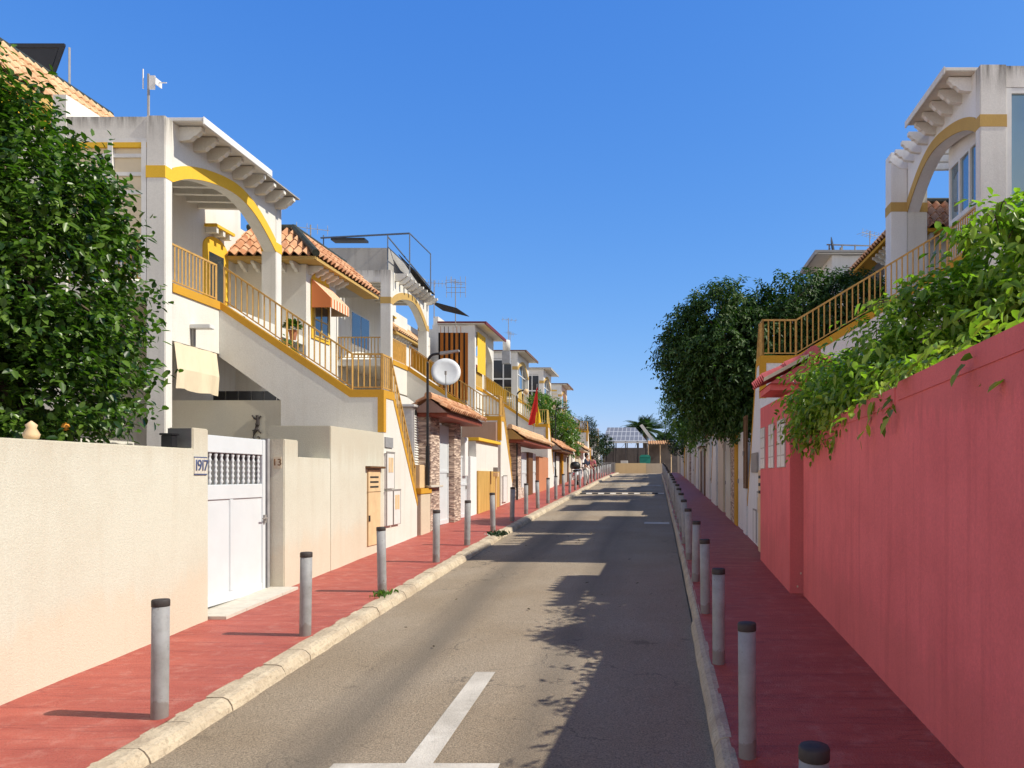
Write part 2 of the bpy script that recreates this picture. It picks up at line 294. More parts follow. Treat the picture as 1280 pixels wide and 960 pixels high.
# ------------------------------------------------------------------ mesh builder
class MB:
    def __init__(s): s.v = []; s.f = []
    def add(s, vs, fs):
        n = len(s.v); s.v += [tuple(p) for p in vs]; s.f += [tuple(i + n for i in f) for f in fs]; return s
    def box(s, x0, x1, y0, y1, z0, z1):
        x0, x1 = min(x0, x1), max(x0, x1); y0, y1 = min(y0, y1), max(y0, y1); z0, z1 = min(z0, z1), max(z0, z1)
        return s.add([(x0,y0,z0),(x1,y0,z0),(x1,y1,z0),(x0,y1,z0),(x0,y0,z1),(x1,y0,z1),(x1,y1,z1),(x0,y1,z1)],
                     [(0,3,2,1),(4,5,6,7),(0,1,5,4),(1,2,6,5),(2,3,7,6),(3,0,4,7)])
    def prism(s, poly, ax, c0, c1):
        def P(p, c): return (c, p[0], p[1]) if ax == 'x' else ((p[0], c, p[1]) if ax == 'y' else (p[0], p[1], c))
        n = len(poly)
        return s.add([P(p, c0) for p in poly] + [P(p, c1) for p in poly],
                     [tuple(range(n))[::-1], tuple(range(n, 2*n))] + [(i, (i+1) % n, (i+1) % n + n, i + n) for i in range(n)])
    def tube(s, pts, r, n=6, r1=None, caps=True):
        pts = [Vector(p) for p in pts]; m = len(pts); rings = []
        for i, p in enumerate(pts):
            d = (pts[min(i+1, m-1)] - pts[max(i-1, 0)]).normalized()
            u = d.orthogonal().normalized() if abs(d.z) > .99 else d.cross(Vector((0, 0, 1))).normalized()
            w = d.cross(u)
            rr = r if r1 is None else r + (r1 - r) * i / (m - 1)
            if isinstance(r, (list, tuple)): rr = r[i]
            rings.append([p + u * (rr * math.cos(2*PI*k/n + PI/n)) + w * (rr * math.sin(2*PI*k/n + PI/n)) for k in range(n)])
        b = len(s.v)
        fs = [(i*n + k, i*n + (k+1) % n, (i+1)*n + (k+1) % n, (i+1)*n + k) for i in range(m-1) for k in range(n)]
        if caps: fs += [tuple(range(n))[::-1], tuple((m-1)*n + k for k in range(n))]
        return s.add([q for rg in rings for q in rg], fs)
    def lathe(s, prof, c, n=16):
        cx, cy, cz = c; m = len(prof)
        vs = [(cx + r*math.cos(2*PI*k/n), cy + r*math.sin(2*PI*k/n), cz + z) for r, z in prof for k in range(n)]
        fs = [(i*n + k, i*n + (k+1) % n, (i+1)*n + (k+1) % n, (i+1)*n + k) for i in range(m-1) for k in range(n)]
        fs += [tuple(range(n))[::-1], tuple((m-1)*n + k for k in range(n))]
        return s.add(vs, fs)
    def build(s, name, m, parent=None, origin=None, bevel=0, smooth=False, recalc=True):
        if parent is not None: o0 = Vector(parent.get('_w', (0, 0, 0)))
        elif origin is not None: o0 = Vector(origin)
        else:
            a = np.array(s.v); o0 = Vector(((a[:,0].min()+a[:,0].max())/2, (a[:,1].min()+a[:,1].max())/2, a[:,2].min()))
        me = bpy.data.meshes.new(name)
        me.from_pydata([tuple(Vector(p) - o0) for p in s.v], [], s.f)
        if recalc:
            bm = bmesh.new(); bm.from_mesh(me); bmesh.ops.recalc_face_normals(bm, faces=bm.faces)
            if bevel: bmesh.ops.bevel(bm, geom=[e for e in bm.edges if len(e.link_faces) == 2 and e.calc_face_angle(0) > .6], offset=bevel, segments=2, affect='EDGES', clamp_overlap=True)
            bm.to_mesh(me); bm.free()
        if smooth:
            for p in me.polygons: p.use_smooth = True
        me.materials.append(M[m] if isinstance(m, str) else m)
        o = bpy.data.objects.new(name, me); col.objects.link(o)
        if parent is not None:
            o.parent = parent; o['_w'] = tuple(o0)
            o.location = o0 - Vector(parent['_w'])
        else: o.location = o0; o['_w'] = tuple(o0)
        return o
def tag(o, label=None, cat=None, group=None, kind=None):
    if label: o['label'] = label
    if cat: o['category'] = cat
    if group: o['group'] = group
    if kind: o['kind'] = kind
    return o
def thing(name, label, cat, loc, group=None):
    o = bpy.data.objects.new(name, None); col.objects.link(o); o.location = loc; o['_w'] = tuple(loc); o.empty_display_size = .3
    return tag(o, label, cat, group)
def copy_tree(o, parent=None):
    c = o.copy(); col.objects.link(c)
    if parent is not None: c.parent = parent
    for ch in list(o.children): copy_tree(ch, c)
    return c
ORD = 'nearest second third fourth fifth sixth seventh eighth ninth tenth eleventh twelfth thirteenth fourteenth fifteenth sixteenth seventeenth eighteenth nineteenth twentieth twenty-first twenty-second twenty-third twenty-fourth twenty-fifth twenty-sixth twenty-seventh twenty-eighth twenty-ninth thirtieth'.split()

# ------------------------------------------------------------------ ground, road, pavements, kerbs
YS = [-60, -40, -20] + [i * .5 for i in range(-20, 200)] + [100, 120, 160, 300, 900]
def sheet(name, xs, ys, zf, m, jit=0):
    mb = MB(); n = len(xs)
    vs = [(x, y, zf(x, y)) for y in ys for x in xs]
    fs = [(j*n + i, j*n + i + 1, (j+1)*n + i + 1, (j+1)*n + i) for j in range(len(ys)-1) for i in range(n-1)]
    mb.add(vs, fs); return tag(mb.build(name, m, origin=(0, 0, 0), recalc=False), kind='structure')
sheet('ground', [-600, -100, -30, -12, -5.9, -4, 0, .6, 2.2, 9, 30, 100, 600], YS, lambda x, y: zp(y) - .16 - (.03 if -5.6 < x < 2 else 0) - (3 if abs(x) > 300 else 0), 'earth')
YROAD = [-12 + i * .5 for i in range(0, 184)]
sheet('road', [-3.88 + i * (4.36 / 8) for i in range(9)], YROAD, lambda x, y: zr(y) + .02 * math.sin(PI * (x + 3.88) / 4.36) + .004 * noise.noise(Vector((x, y * .8, 0))), 'road')
sheet('cross_street', [-60, -20, -4.12, -2, .6, 20, 60], [80.05, 81, 82, 83.2], lambda x, y: zr(y) + .012, 'road')
def pav(name, x0, x1):
    xs = [x0 + (x1 - x0) * i / 6 for i in range(7)]
    return sheet(name, xs, [y for y in YROAD if y <= 79.6], lambda x, y: zp(y) + .012 * noise.noise(Vector((x * 1.3, y * 1.1, 3))) * (0 if x in (xs[0], xs[-1]) else 1), 'pave')
pav('pavement', -6.3, -4.10); pav('pavement', .58, 2.35)
def kerb(name, xf, xb):
    mb = MB(); y = -6.; rr = random.Random(3 if xf < 0 else 4); sg = 1 if xb > xf else -1
    while y < 79.5:
        ln = (.52 if xf < 0 else .98) + rr.uniform(-.03, .06); g = .004; n = 4; jx = rr.uniform(-.007, .007); jz = rr.uniform(-.006, .004)
        if xf > 0 and y < 9.4 < y + ln: jx += .0
        off = .05 if (xf > 0 and y > 9.2) else 0
        prof = [(xf - .012*sg, -.06), (xf + .015*sg, .055), (xf + .05*sg, .108), (xf + .10*sg, .126), (xb, .124), (xb, -.06)]
        ys = [y + g + (ln - 2*g) * i / n for i in range(n + 1)]
        vs = []; m = len(prof)
        for i, yy in enumerate(ys):
            e = .005 if i in (0, n) else 0
            for (px, pz) in prof:
                w = noise.noise(Vector((px * 9, yy * 4, pz * 9))) * (.013 if xf < 0 else .003)
                vs.append((px + (jx + w + off + e*sg) * (1 if px != xb else 0), yy, zr(yy) + pz + (jz + w - e if pz > 0 else 0)))
        fs = [(i*m + k, i*m + (k+1) % m, (i+1)*m + (k+1) % m, (i+1)*m + k) for i in range(n) for k in range(m)] + [tuple(range(m)), tuple(n*m + k for k in range(m))]
        mb.add(vs, fs); y += ln
    return tag(mb.build(name, 'kerb', origin=(0, 0, 0)), kind='structure')
kerb('kerb', -3.86, -4.12); kerb('kerb', .45, .60)
def marking(name, x0, x1, y0, y1, m='paint', dz=.006):
    n = max(2, int((y1 - y0) / .25)); k = max(2, int((x1 - x0) / .25)); rr = random.Random(int(x0 * 100))
    xs = [x0 + (x1 - x0) * i / k for i in range(k + 1)]; ys = [y0 + (y1 - y0) * i / n for i in range(n + 1)]
    return sheet(name, xs, ys, lambda x, y: zr(y) + .02 * math.sin(PI * (x + 3.88) / 4.36) + dz + .004, m)
marking('lane_line', -1.90, -1.69, 5.75, 8.0)
marking('lane_line', -2.44, -1.18, 5.45, 5.755, dz=.008)
marking('lane_line', -.35, .40, 22.5, 23.1); marking('lane_line', -2.6, .3, 47.4, 47.9)
# speed bump with alternating blocks
sbp = thing('speed_bump', 'low speed bump of alternating black and white blocks across the road', 'speed bump', (-1.7, 38.2, zr(38.2)))
for i in range(14):
    x0 = -3.8 + i * .3
    mb = MB(); z = zr(38.2) + .012
    mb.prism([(37.95, z), (38.05, z + .035), (38.2, z + .05), (38.35, z + .035), (38.45, z)], 'x', x0 + .004, x0 + .296)
    mb.build('block', 'paint' if i % 2 else 'blackpaint', sbp)

# ------------------------------------------------------------------ bollards
def bollard_mesh():
    r = .067
    a = MB().lathe([(r, -.15), (r, .0), (r, .5), (r, .945)], (0, 0, 0), 20)
    c = MB().lathe([(r + .001, .94), (r + .003, .943), (r + .003, .99), (r - .003, 1.0), (.02, 1.003)], (0, 0, 0), 20)
    return a, c
LB = [6.46, 9.13, 11.73, 14.58, 16.95, 19.6, 22.3, 24.7, 27.1, 29.6, 32, 34.6, 37.1, 39.7, 42.2, 44.7, 47.2, 49.7, 52.3, 54.8, 57.3, 59.8, 62.4, 65, 67.5, 70]
RB = [3.42, 5.66, 8.0, 10.3, 12.6, 14.9, 17.2, 19.5, 21.8, 24.1, 26.4, 28.7, 31, 33.3, 35.6, 37.9, 40.2, 42.5, 44.8, 47.1, 49.4, 51.7, 54, 56.3, 58.6, 60.9, 63.2, 65.5, 67.8, 70.1]
proto = None
for side, ys, x in (('left', LB, -4.215), ('right', RB, .66)):
    for i, y in enumerate(ys):
        xx = x + rnd.uniform(-.012, .012) + (.025 if side == 'right' and i < 2 else 0)
        lab = 'grey steel pipe bollard with dark cap, %s from the camera along the %s kerb' % (ORD[i], side) if i else 'grey steel pipe bollard with dark cap, nearest to the camera along the %s kerb' % side
        if side == 'right' and i == 0: lab = 'grey pipe bollard cut off by the bottom edge at right, only its dark cap showing'
        if proto is None:
            b = thing('bollard', lab, 'bollard', (0, 0, 0), 'grey bollards along both kerbs')
            a, c = bollard_mesh(); pa = a.build('post', 'post', b, smooth=False); pc = c.build('cap', 'cap', b)
            for o in (pa, pc):
                for p in o.data.polygons: p.use_smooth = len(p.vertices) == 4
            proto = b
        else: b = copy_tree(proto)
        b.location = (xx, y, zp(y)); b['label'] = lab; b['_w'] = tuple(b.location)
        b.rotation_euler = (rnd.uniform(-.022, .022), rnd.uniform(-.02, .02) + (-.012 if side == 'right' and i < 3 else 0), rnd.uniform(0, 6))
def bref(s, y):
    ys = LB if s < 0 else RB; i = min(range(len(ys)), key=lambda k: abs(ys[k] - y))
    return '%s bollard of the %s kerb' % (ORD[i] if i else 'first', 'left' if s < 0 else 'right')

# ------------------------------------------------------------------ tiles
def tile_strip(mb, e0, e1, up, length, cut0=0., cut1=0., per=.24, rows=None):
    """barrel tiles from eave e0->e1, rising along 'up' (unit); cutX: metres of inset of that end at the top (hips)"""
    e0 = Vector(e0); e1 = Vector(e1); up = Vector(up).normalized(); d = (e1 - e0); W = d.length; d.normalize(); nrm = d.cross(up).normalized()
    if nrm.z < 0: nrm = -nrm
    rows = rows or max(2, round(length / .36)); nt = max(1, round(W / per)); per = W / nt; q = 6
    for r in range(rows):
        s0 = length * r / rows - (.03 if r else 0); s1 = length * (r + 1) / rows
        vs = []; us = [per * (k / q) for k in range(nt * q + 1)]
        for (sx, lift) in ((s0, .035), (s1, .0)):
            for u in us:
                ph = (u / per) % 1.0
                h = .085 * math.sin(PI * min(1, ph / .66)) if ph < .66 else -.03 * math.sin(PI * (ph - .66) / .34)
                jj = .006 * noise.noise(Vector((u * 3 + e0.y, r * 2.3, e0.x)))
                vs.append(e0 + d * u + up * sx + nrm * (h + lift + jj))
        # front lip
        base = len(vs)
        for u in us: vs.append(vs[us.index(u)] - nrm * .03)
        n = len(us); fs = []
        for i in range(n - 1):
            uc = (us[i] + us[i+1]) / 2; sm = (s0 + s1) / 2
            if uc < cut0 * sm / length or uc > W - cut1 * sm / length: continue
            fs.append((i, i+1, n+i+1, n+i)); fs.append((base+i, base+i+1, i+1, i))
        mb.add(vs, fs)

# ------------------------------------------------------------------ railings
def rail(mb, p, q, h=.78, sp=.12, t=.0165, low=.07, posts=True):
    p = Vector(p); q = Vector(q); up = Vector((0, 0, 1))
    L = math.hypot((q - p).x, (q - p).y); n = max(1, round(L / sp))
    mb.tube([p + up*h, q + up*h], .026, 4); mb.tube([p + up*low, q + up*low], .017, 4)
    for i in range(1, n):
        a = p.lerp(q, i / n); mb.tube([a + up*low, a + up*h], t, 4)
    if posts:
        for a in (p, q): mb.tube([a - up*.03, a + up*(h + .02)], .025, 4)

# ------------------------------------------------------------------ houses
def house(s, k, Y0, zt, xh, xb, st, label):
    X = lambda a: s * a
    zg = zp(Y0 + 4) - .4; zu = zt + st.get('lift', 0); top = zu + 3.14; ks = st.get('kshift', 0); T1 = Y0 + 4.5; Ys = Y0 + 1.82; bk = xh + 1.9
    H = thing('terraced_house', label, 'house', (X(xh + 2.), Y0 + 5, zg), 'white terraced houses')
    w = st.get('wall', 'white'); band = st.get('band', 'ochre'); railm = st.get('rail', 'rail')
    # body and terrace walls
    W = MB()
    W.box(X(bk), X(bk + .25), Y0 + .02, Y0 + 6.1, zg, zu + 3.55).box(X(bk), X(bk + .25), Y0 + 6.1, Y0 + 7.6, zg, zu + 2.97).box(X(bk), X(bk + .25), Y0 + 7.6, Y0 + 9.6, zg, zt + 1.9)
    W.box(X(bk + .25), X(xh + 7), Y0 + .05, Y0 + 11.9, zg, zt + 2.9)
    W.box(X(xh + .06), X(bk), Y0 + .1, Y0 + 5.9, zt - .22, zt + .004)         # terrace slab
    W.box(X(xh + .02), X(xh + .2), Y0 + .2, T1 - .3, zt - 1.1, zt - .002)      # fascia under the terrace
    W.build('wall', w, H)
    P = MB(); pw = st.get('pw', .36)
    P.box(X(xh), X(xh + pw), Y0, Y0 + .22, zg, top + .004); P.build('pillar', st.get('pillar', 'whitew'), H, bevel=.012)
    P = MB(); P.box(X(xh), X(xh + pw), T1 - .28, T1, zg, top); P.build('pillar', st.get('pillar', 'whitew'), H, bevel=.012)
    # arch wall between the pillars
    ya, yb = Y0 + .22, T1 - .28
    cu = [(0, 1.955), (.10, 2.17), (.22, 2.34), (.35, 2.46), (.48, 2.535), (.58, 2.545), (.68, 2.48), (.78, 2.335), (.87, 2.14), (.94, 1.96), (1, 1.79)]
    arc = []
    for i in range(33):
        u = i / 32; j = max(q for q in range(len(cu) - 1) if cu[q][0] <= u or q == 0); (u0, z0), (u1, z1_) = cu[j], cu[j + 1]; t = (u - u0) / (u1 - u0)
        m0 = (z1_ - cu[max(0, j-1)][1]) / (u1 - cu[max(0, j-1)][0]); m1 = (cu[min(10, j+2)][1] - z0) / (cu[min(10, j+2)][0] - u0); h = u1 - u0
        arc.append((ya + (yb - ya) * u, zu + (2*t**3-3*t*t+1)*z0 + (t**3-2*t*t+t)*h*m0 + (-2*t**3+3*t*t)*z1_ + (t**3-t*t)*h*m1))
    arc2 = []
    for i in range(33):
        p0, p1 = arc[max(0, i-1)], arc[min(32, i+1)]; dy, dz = p1[0] - p0[0], p1[1] - p0[1]; ll = math.hypot(dy, dz); arc2.append((min(yb, max(ya, arc[i][0] - dz / ll * .24)), arc[i][1] + dy / ll * .24))
    arc = arc[::-1]
    A = MB(); A.prism([(ya, top - .002), (yb, top - .002)] + arc, 'x', X(xh + .008), X(xh + .3)); A.build('arch_wall', w, H)
    B = MB()
    B.prism(arc + arc2, 'x', X(xh - .006), X(xh + .02)); 
    B.box(X(xh - .007), X(xh + pw + .006), Y0 - .007, Y0 + .229, zu + 1.96, zu + 2.19)
    B.box(X(xh - .007), X(xh + pw + .006), T1 - .287, T1 + .007, zu + 1.80, zu + 2.03)
    if not st.get('noarchband'): B.build('arch_band', st.get('aband', 'tan'), H)
    # frontal beam
    F = MB(); F.box(X(xh + pw), X(bk + .3), Y0 + .03, Y0 + .2, top - .42, top - .01); F.build('beam', st.get('beamm', 'whitew'), H)
    if st.get('pier'):
        P = MB(); P.box(X(xh - .40), X(xh - .003), T1 - .30, T1 + .15, zg, top + .12); pr = P.build('pier', w, H, bevel=.012)
        P = MB(); P.box(X(xh - .407), X(xh + .02), T1 - .307, T1 + .157, zu + 1.80, zu + 2.03); P.build('arch_band', st.get('aband', 'tan'), pr)
    # pergola
    nb = 9; z1 = top - .02
    prof = [(-.44, z1), (-.44, z1 - .08), (-.40, z1 - .10), (-.34, z1 - .17), (-.29, z1 - .18), (-.22, z1 - .25), (-.12, z1 - .27), (.5, z1 - .29), (1.9, z1 - .26), (1.9, z1)]
    bmo = None
    if st.get('flatcover'):
        S = MB(); ce = Y0 + st.get('coverlen', 5.0); S.box(X(xh - .55), X(bk), Y0 - .1, ce, top + .003, top + .05); S.build('terrace_roof', 'white', H)
        S = MB(); S.prism([(X(xh - .62), top - .03), (X(xh - .555), top - .03), (X(xh - .50), top + .055), (X(bk), top + .055), (X(bk), top + .13), (X(xh - .62), top + .13)], 'y', Y0 - .15, ce + .05); S.build('roof_edge', st['flatcover'], H); nb = 0
    for i in range(nb):
        y = Y0 + .42 + i * .47
        if bmo is None:
            mb = MB(); mb.prism([(X(xh + a), z) for a, z in prof], 'y', y, y + .11); bmo = mb.build('pergola_beam', w, H)
        else:
            o = bmo.copy(); col.objects.link(o); o.parent = H; o.location = bmo.location + Vector((0, i * .47, 0))
    if st.get('slab', 1) and not st.get('flatcover'):
        S = MB(); S.box(X(xh - .58), X(bk), Y0 + .23, Y0 + .23 + st.get('slablen', 2.6), top + .002, top + .075).box(X(xh - .61), X(xh - .581), Y0 + .22, Y0 + .24 + st.get('slablen', 2.6), top - .06, top + .09); S.build('pergola_cover', st.get('slabm', 'white'), H, bevel=.01)
        if st.get('sheet'): S = MB(); S.box(X(xh - .48), X(bk), Y0 + .25 + st.get('slablen', 2.6), T1 - .05, top + .002, top + .03); S.build('pergola_sheet', 'grey', H)
    xk = xh + ks; bq = bk + ks
    # block with skirt roof
    b0, b1 = Y0 + 5.85, Y0 + 7.75; ze = zt + 2.04
    K = MB(); K.box(X(xk + .01), X(bq + .01), b0, b1, zg, ze - .1); K.build('front_block', w, H)
    roofm = st.get('tile', 'tile')
    if st.get('roof', 'tile') == 'tile':
        RF = MB(); ea = xk - .48; r0 = b0 - .5; r1 = Y0 + 9.9; run = 1.12; hh = 1.02; ln = math.hypot(run, hh)
        tile_strip(RF, (X(ea), r0, ze), (X(ea), r1, ze), (s * run, 0, hh), ln, cut0=run)
        tile_strip(RF, (X(ea), r0, ze), (X(bq), r0, ze), (0, run, hh), ln, cut0=run)
        rf = RF.build('roof', roofm, H, recalc=False)
        D = MB(); D.prism([(X(ea + .06), ze - .05), (X(bq), ze - .05), (X(bq), ze + hh - .02), (X(ea + run), ze + hh - .03)], 'y', r0 + run, r1 - .02); D.box(X(ea + .1), X(bq), r0 + .1, r0 + run, ze - .06, ze - .01); D.build('roof_core', 'grey', H)
        Rg = MB(); pts = [(X(ea + run*t), r0 + run*t, ze + .06 + hh*t) for t in (0, .25, .5, .75, 1)]
        Rg.tube(pts, .1, 8); Rg.tube([(X(ea + run), r0 + run, ze + hh + .06), (X(ea + run), r1, ze + hh + .06)], .085, 8); Rg.tube([(X(ea + run), r0 + run, ze + hh + .06), (X(bq), r0 + run, ze + hh + .06)], .085, 8)
        Rg.build('ridge_tile', st.get('ridge', 'ridge'), rf)
        G = MB(); G.box(X(ea + .03), X(ea + .09), r0 + .06, r1, ze - .1, ze - .012); G.box(X(ea + .03), X(bq), r0 + .03, r0 + .09, ze - .1, ze - .012)
        G.box(X(ea + .1), X(xk + .0), r0 + .1, r1, ze - .09, ze - .065); G.box(X(xk), X(bq), r0 + .1, b0, ze - .09, ze - .065); G.build('eave_board', st.get('eave', 'beige'), H)
        C = MB()
        cp = [(0, 0), (-.36, 0), (-.36, -.06), (-.28, -.09), (-.22, -.15), (-.12, -.17), (-.08, -.22), (0, -.22)]
        C.prism([(X(xk + .01 + a), ze - .1 + z) for a, z in cp], 'y', b0 + .15, b0 + .24); c0 = C.build('eave_corbel', w, H)
        for i in range(1, 6):
            o = c0.copy(); col.objects.link(o); o.parent = H; o.location = c0.location + Vector((0, .34 * i, 0))
        C = MB(); C.prism([(b0 + .005 + q, ze - .1 + z) for q, z in cp], 'x', X(xk + .2), X(xk + .29)); c0 = C.build('eave_corbel', w, H)
        for i in range(1, 5):
            o = c0.copy(); col.objects.link(o); o.parent = H; o.location = c0.location + Vector((s * .34 * i, 0, 0))
    else:
        RF = MB(); RF.box(X(xk - .35), X(bq + .3), b0 - .6, Y0 + 9.9, ze + .0, ze + .16); RF.box(X(xk - .2), X(bq + .3), b0 - .4, Y0 + 9.7, ze - .11, ze)
        RF.build('roof', st.get('eave', 'redeave'), H)
    # block window with arched yellow surround
    wy0, wy1 = b0 + .42, b0 + 1.28
    SU = MB(); zz = zt + .12; 
    ar = [((wy0 + wy1)/2 + .58 * math.cos(PI * i / 12), zz + 1.42 + .36 * math.sin(PI * i / 12)) for i in range(13)]
    SU.prism([(wy1 + .14, zz - .1)] + ar + [(wy0 - .14, zz - .1)], 'x', X(xk - .02), X(xk + .05)); wn = SU.build('window', st.get('surround', 'yellow'), H)
    G = MB(); G.box(X(xk - .028), X(xk + .02), wy0, wy1, zz, zz + 1.35); G.build('pane', 'glass', wn)
    G = MB(); 
    for yy in (wy0, (wy0 + wy1)/2, wy1): G.box(X(xk - .04), X(xk - .0), yy - .03, yy + .03, zz, zz + 1.35)
    for q in (0, .45, .9, 1.35): G.box(X(xk - .038), X(xk - .002), wy0 - .03, wy1 + .03, zz + q - .02, zz + q + .02)
    G.build('frame', st.get('frame', 'rail_y'), wn)
    if st.get('awning'):
        AW = MB(); n = 8
        AW.add([(X(xk - .03), wy0 - .18, zz + 1.5), (X(xk - .03), wy1 + .18, zz + 1.5), (X(xk - .55), wy1 + .18, zz + .98), (X(xk - .55), wy0 - .18, zz + .98),
                (X(xk - .55), wy1 + .18, zz + .72), (X(xk - .55), wy0 - .18, zz + .72), (X(xk - .03), wy0 - .18, zz + .72), (X(xk - .03), wy1 + .18, zz + .72)],
               [(0, 1, 2, 3), (3, 2, 4, 5), (0, 3, 5, 6), (1, 7, 4, 2)]); AW.build('awning', 'stripe2', H)
    # back door in arched surround
    dy0, dy1 = Y0 + 4.55, Y0 + 5.3
    DS = MB(); ar = [((dy0 + dy1)/2 + .55 * math.cos(PI * i / 12), zt + 2.0 + .35 * math.sin(PI * i / 12)) for i in range(13)]
    DS.prism([(dy1 + .17, zt)] + ar + [(dy0 - .17, zt)], 'x', X(bk - .03), X(bk + .1)); d = DS.build('door', st.get('surround', 'yellow'), H)
    G = MB(); G.box(X(bk - .035), X(bk), dy0 + .05, dy1 - .05, zt + .02, zt + 1.92); G.build('pane', 'glass', d)
    G = MB(); G.box(X(bk - .3), X(bk - .002), Y0 + 4.45, Y0 + 5.3, zu + 2.5, zu + 2.57); G.build('eave_board', 'yellow', H)
    for i in range(3): MB().box(X(bk - .27), X(bk - .003), Y0 + 4.5 + .3 * i, Y0 + 4.6 + .3 * i, zu + 2.36, zu + 2.499).build('eave_corbel', w, H)
    if st.get('screen'):
        MB().box(X(xh + .075), X(xh + .085), Y0 + .3, Ys - .08, zt + .08, zt + .74).build('railing_screen', st['screen'], H)
        MB().prism([(X(xh - .1), zt + .02), (X(xh - .1), zt + .70), (X(xh - 1.25), zt - .09), (X(xh - 1.25), zt - .77)], 'y', Ys + .085, Ys + .095).build('railing_screen', st.get('screen2', st['screen']), H)
    # terrace interior window
    WI = MB(); WI.box(X(bk - .03), X(bk + .02), Y0 + 1.2, Y0 + 3.0, zt + .7, zt + 2.0); wi = WI.build('window', 'whiteplastic', H)
    G = MB(); G.box(X(bk - .04), X(bk), Y0 + 1.27, Y0 + 2.08, zt + .77, zt + 1.93); G.box(X(bk - .04), X(bk), Y0 + 2.13, Y0 + 2.93, zt + .77, zt + 1.93); G.build('pane', 'glass', wi)
    # stair: flight one is seen face-on, landing, flight two runs along the boundary
    zl = zt - 1.88; a1 = xh - (xh - xb) * .80; bd = 1.0
    xc = xb + .02                                # corner of landing
    zgs = zp(Ys + 1) - .3
    if not st.get('nostair'):
        sw = MB()
        sw.prism([(X(xh + .015), zt - .0), (X(a1), zl), (X(xc), zl), (X(xc), zgs), (X(xb + (xh - xb) * .63), zgs), (X(xb + (xh - xb) * .63), zt - 2.1), (X(xh + .015), zt - 1.16)], 'y', Ys, Ys + .13)
        stp = []; n = 11
        for i in range(n + 1):
            t = i / n; a = xh + (a1 - xh) * t; z = zt - 1.88 * t - .1
            stp += [(X(a), z)] + ([(X(a), z - 1.88 / n)] if i < n else [])
        sw.prism(stp + [(X(a1 - .0), zl - .25), (X(xh), zt - .42)], 'y', Ys + .13, Ys + bd)
        sw.box(X(a1 + .02), X(xc + .14), Ys + .131, Ys + bd, zl - .3, zl - .02)
        e0, e1, e2 = Ys + .62, Ys + 2.3, zp(Ys + 2.3) + .9
        sw.prism([(Ys + .132, zl), (e0, zl), (e1, e2), (e1, zgs), (Ys + .132, zgs)], 'x', X(xc + .002), X(xc + .13))
        stp = []; n = 12
        for i in range(n + 1):
            t = i / n; y = e0 + (e1 - e0) * t; z = zl + (e2 - zl) * t - .08
            stp += [(y, z)] + ([(y, z - (zl - e2) / n)] if i < n else [])
        sw.prism(stp + [(e1, zgs), (e0, zgs)], 'x', X(xc + .13), X(xc + .95))
        SO = sw.build('staircase', st.get('stairw', 'white'), H)
        bb = MB(); th = .15
        bb.prism([(X(xh - .0), zt + .012), (X(a1), zl + .012), (X(xc - .012), zl + .012), (X(xc - .012), zl - .9), (X(xc + .12), zl - .9), (X(xc + .12), zl - th), (X(a1 + .03), zl - th), (X(xh), zt - th)], 'y', Ys - .01, Ys + .14)
        bb.prism([(Ys + .142, zl + .013), (e0, zl + .013), (e1 + .01, e2 + .013), (e1 + .01, e2 - .16), (e0 - .02, zl - .16), (Ys + .142, zl - .16)], 'x', X(xc - .011), X(xc + .135))
        bb.box(X(xh - .012), X(xh + .1), Y0 + .222, Ys - .012, zt - .16, zt + .012)
        bb.build('stair_band', band, SO)
        RL = MB()
        rail(RL, (X(xh + .05), Y0 + .25, zt), (X(xh + .05), Ys - .06, zt))
        mid = (X((xh + a1) / 2), Ys + .06, (zt + zl) / 2)
        rail(RL, (X(xh - .06), Ys + .06, zt - .02), mid); rail(RL, mid, (X(a1), Ys + .06, zl), posts=False)
        rail(RL, (X(a1), Ys + .06, zl), (X(xc + .06), Ys + .06, zl))
        rail(RL, (X(xc + .06), Ys + .06, zl), (X(xc + .06), e0, zl), sp=.12); rail(RL, (X(xc + .06), e0, zl), (X(xc + .06), e1, e2), sp=.12)
        rail(RL, (X(xh + pw), Y0 + .1, zt), (X(bk), Y0 + .1, zt))
        RL.build('railing', railm, SO)
    # glazing / curtains
    if st.get('front') == 'glazed':
        g = MB(); g.box(X(xh + pw), X(bk), Y0 + .10, Y0 + .15, zt + .1, top - .42); fr = g.build('window', 'darkglass', H)
        g = MB()
        for a in (xh + pw + .04, xh + pw + .62, bk - .04): g.box(X(a - .04), X(a + .04), Y0 + .06, Y0 + .17, zt + .05, top - .42)
        for z in (zt + .1, zt + 1.35, zt + 2.65): g.box(X(xh + pw), X(bk), Y0 + .062, Y0 + .168, z - .05, z + .05)
        g.build('frame', 'whiteplastic', fr)
        g = MB(); g.box(X(xh + .2), X(xh + .24), Y0 + .23, T1 - .29, zt + .75, zt + 2.5); fr = g.build('window', 'glass', H)
        g = MB()
        for i in range(4): y = Y0 + .26 + i * (T1 - Y0 - .55) / 3; g.box(X(xh + .17), X(xh + .27), y - .03, y + .03, zt + .7, zt + 2.6)
        for z in (zt + .72, zt + 1.8): g.box(X(xh + .172), X(xh + .268), Y0 + .23, T1 - .29, z - .03, z + .03)
        g.build('frame', 'whiteplastic', fr)
    elif st.get('front') == 'stripe':
        g = MB(); n = 24; vs = []; 
        for i in range(n + 1):
            a = xh + pw + (1.9 - pw) * i / n; y = Y0 + .05 + .03 * math.sin(i * 1.9)
            vs += [(X(a), y, zt - .75), (X(a), y, top - .1), (X(a), y + .012, zt - .75), (X(a), y + .012, top - .1)]
        fs = []
        for i in range(n): b = 4 * i; fs += [(b, b+4, b+5, b+1), (b+2, b+3, b+7, b+6)]
        g.add(vs, fs); g.build('curtain', 'stripe', H, recalc=False)
        g = MB(); vs = []; fs = []
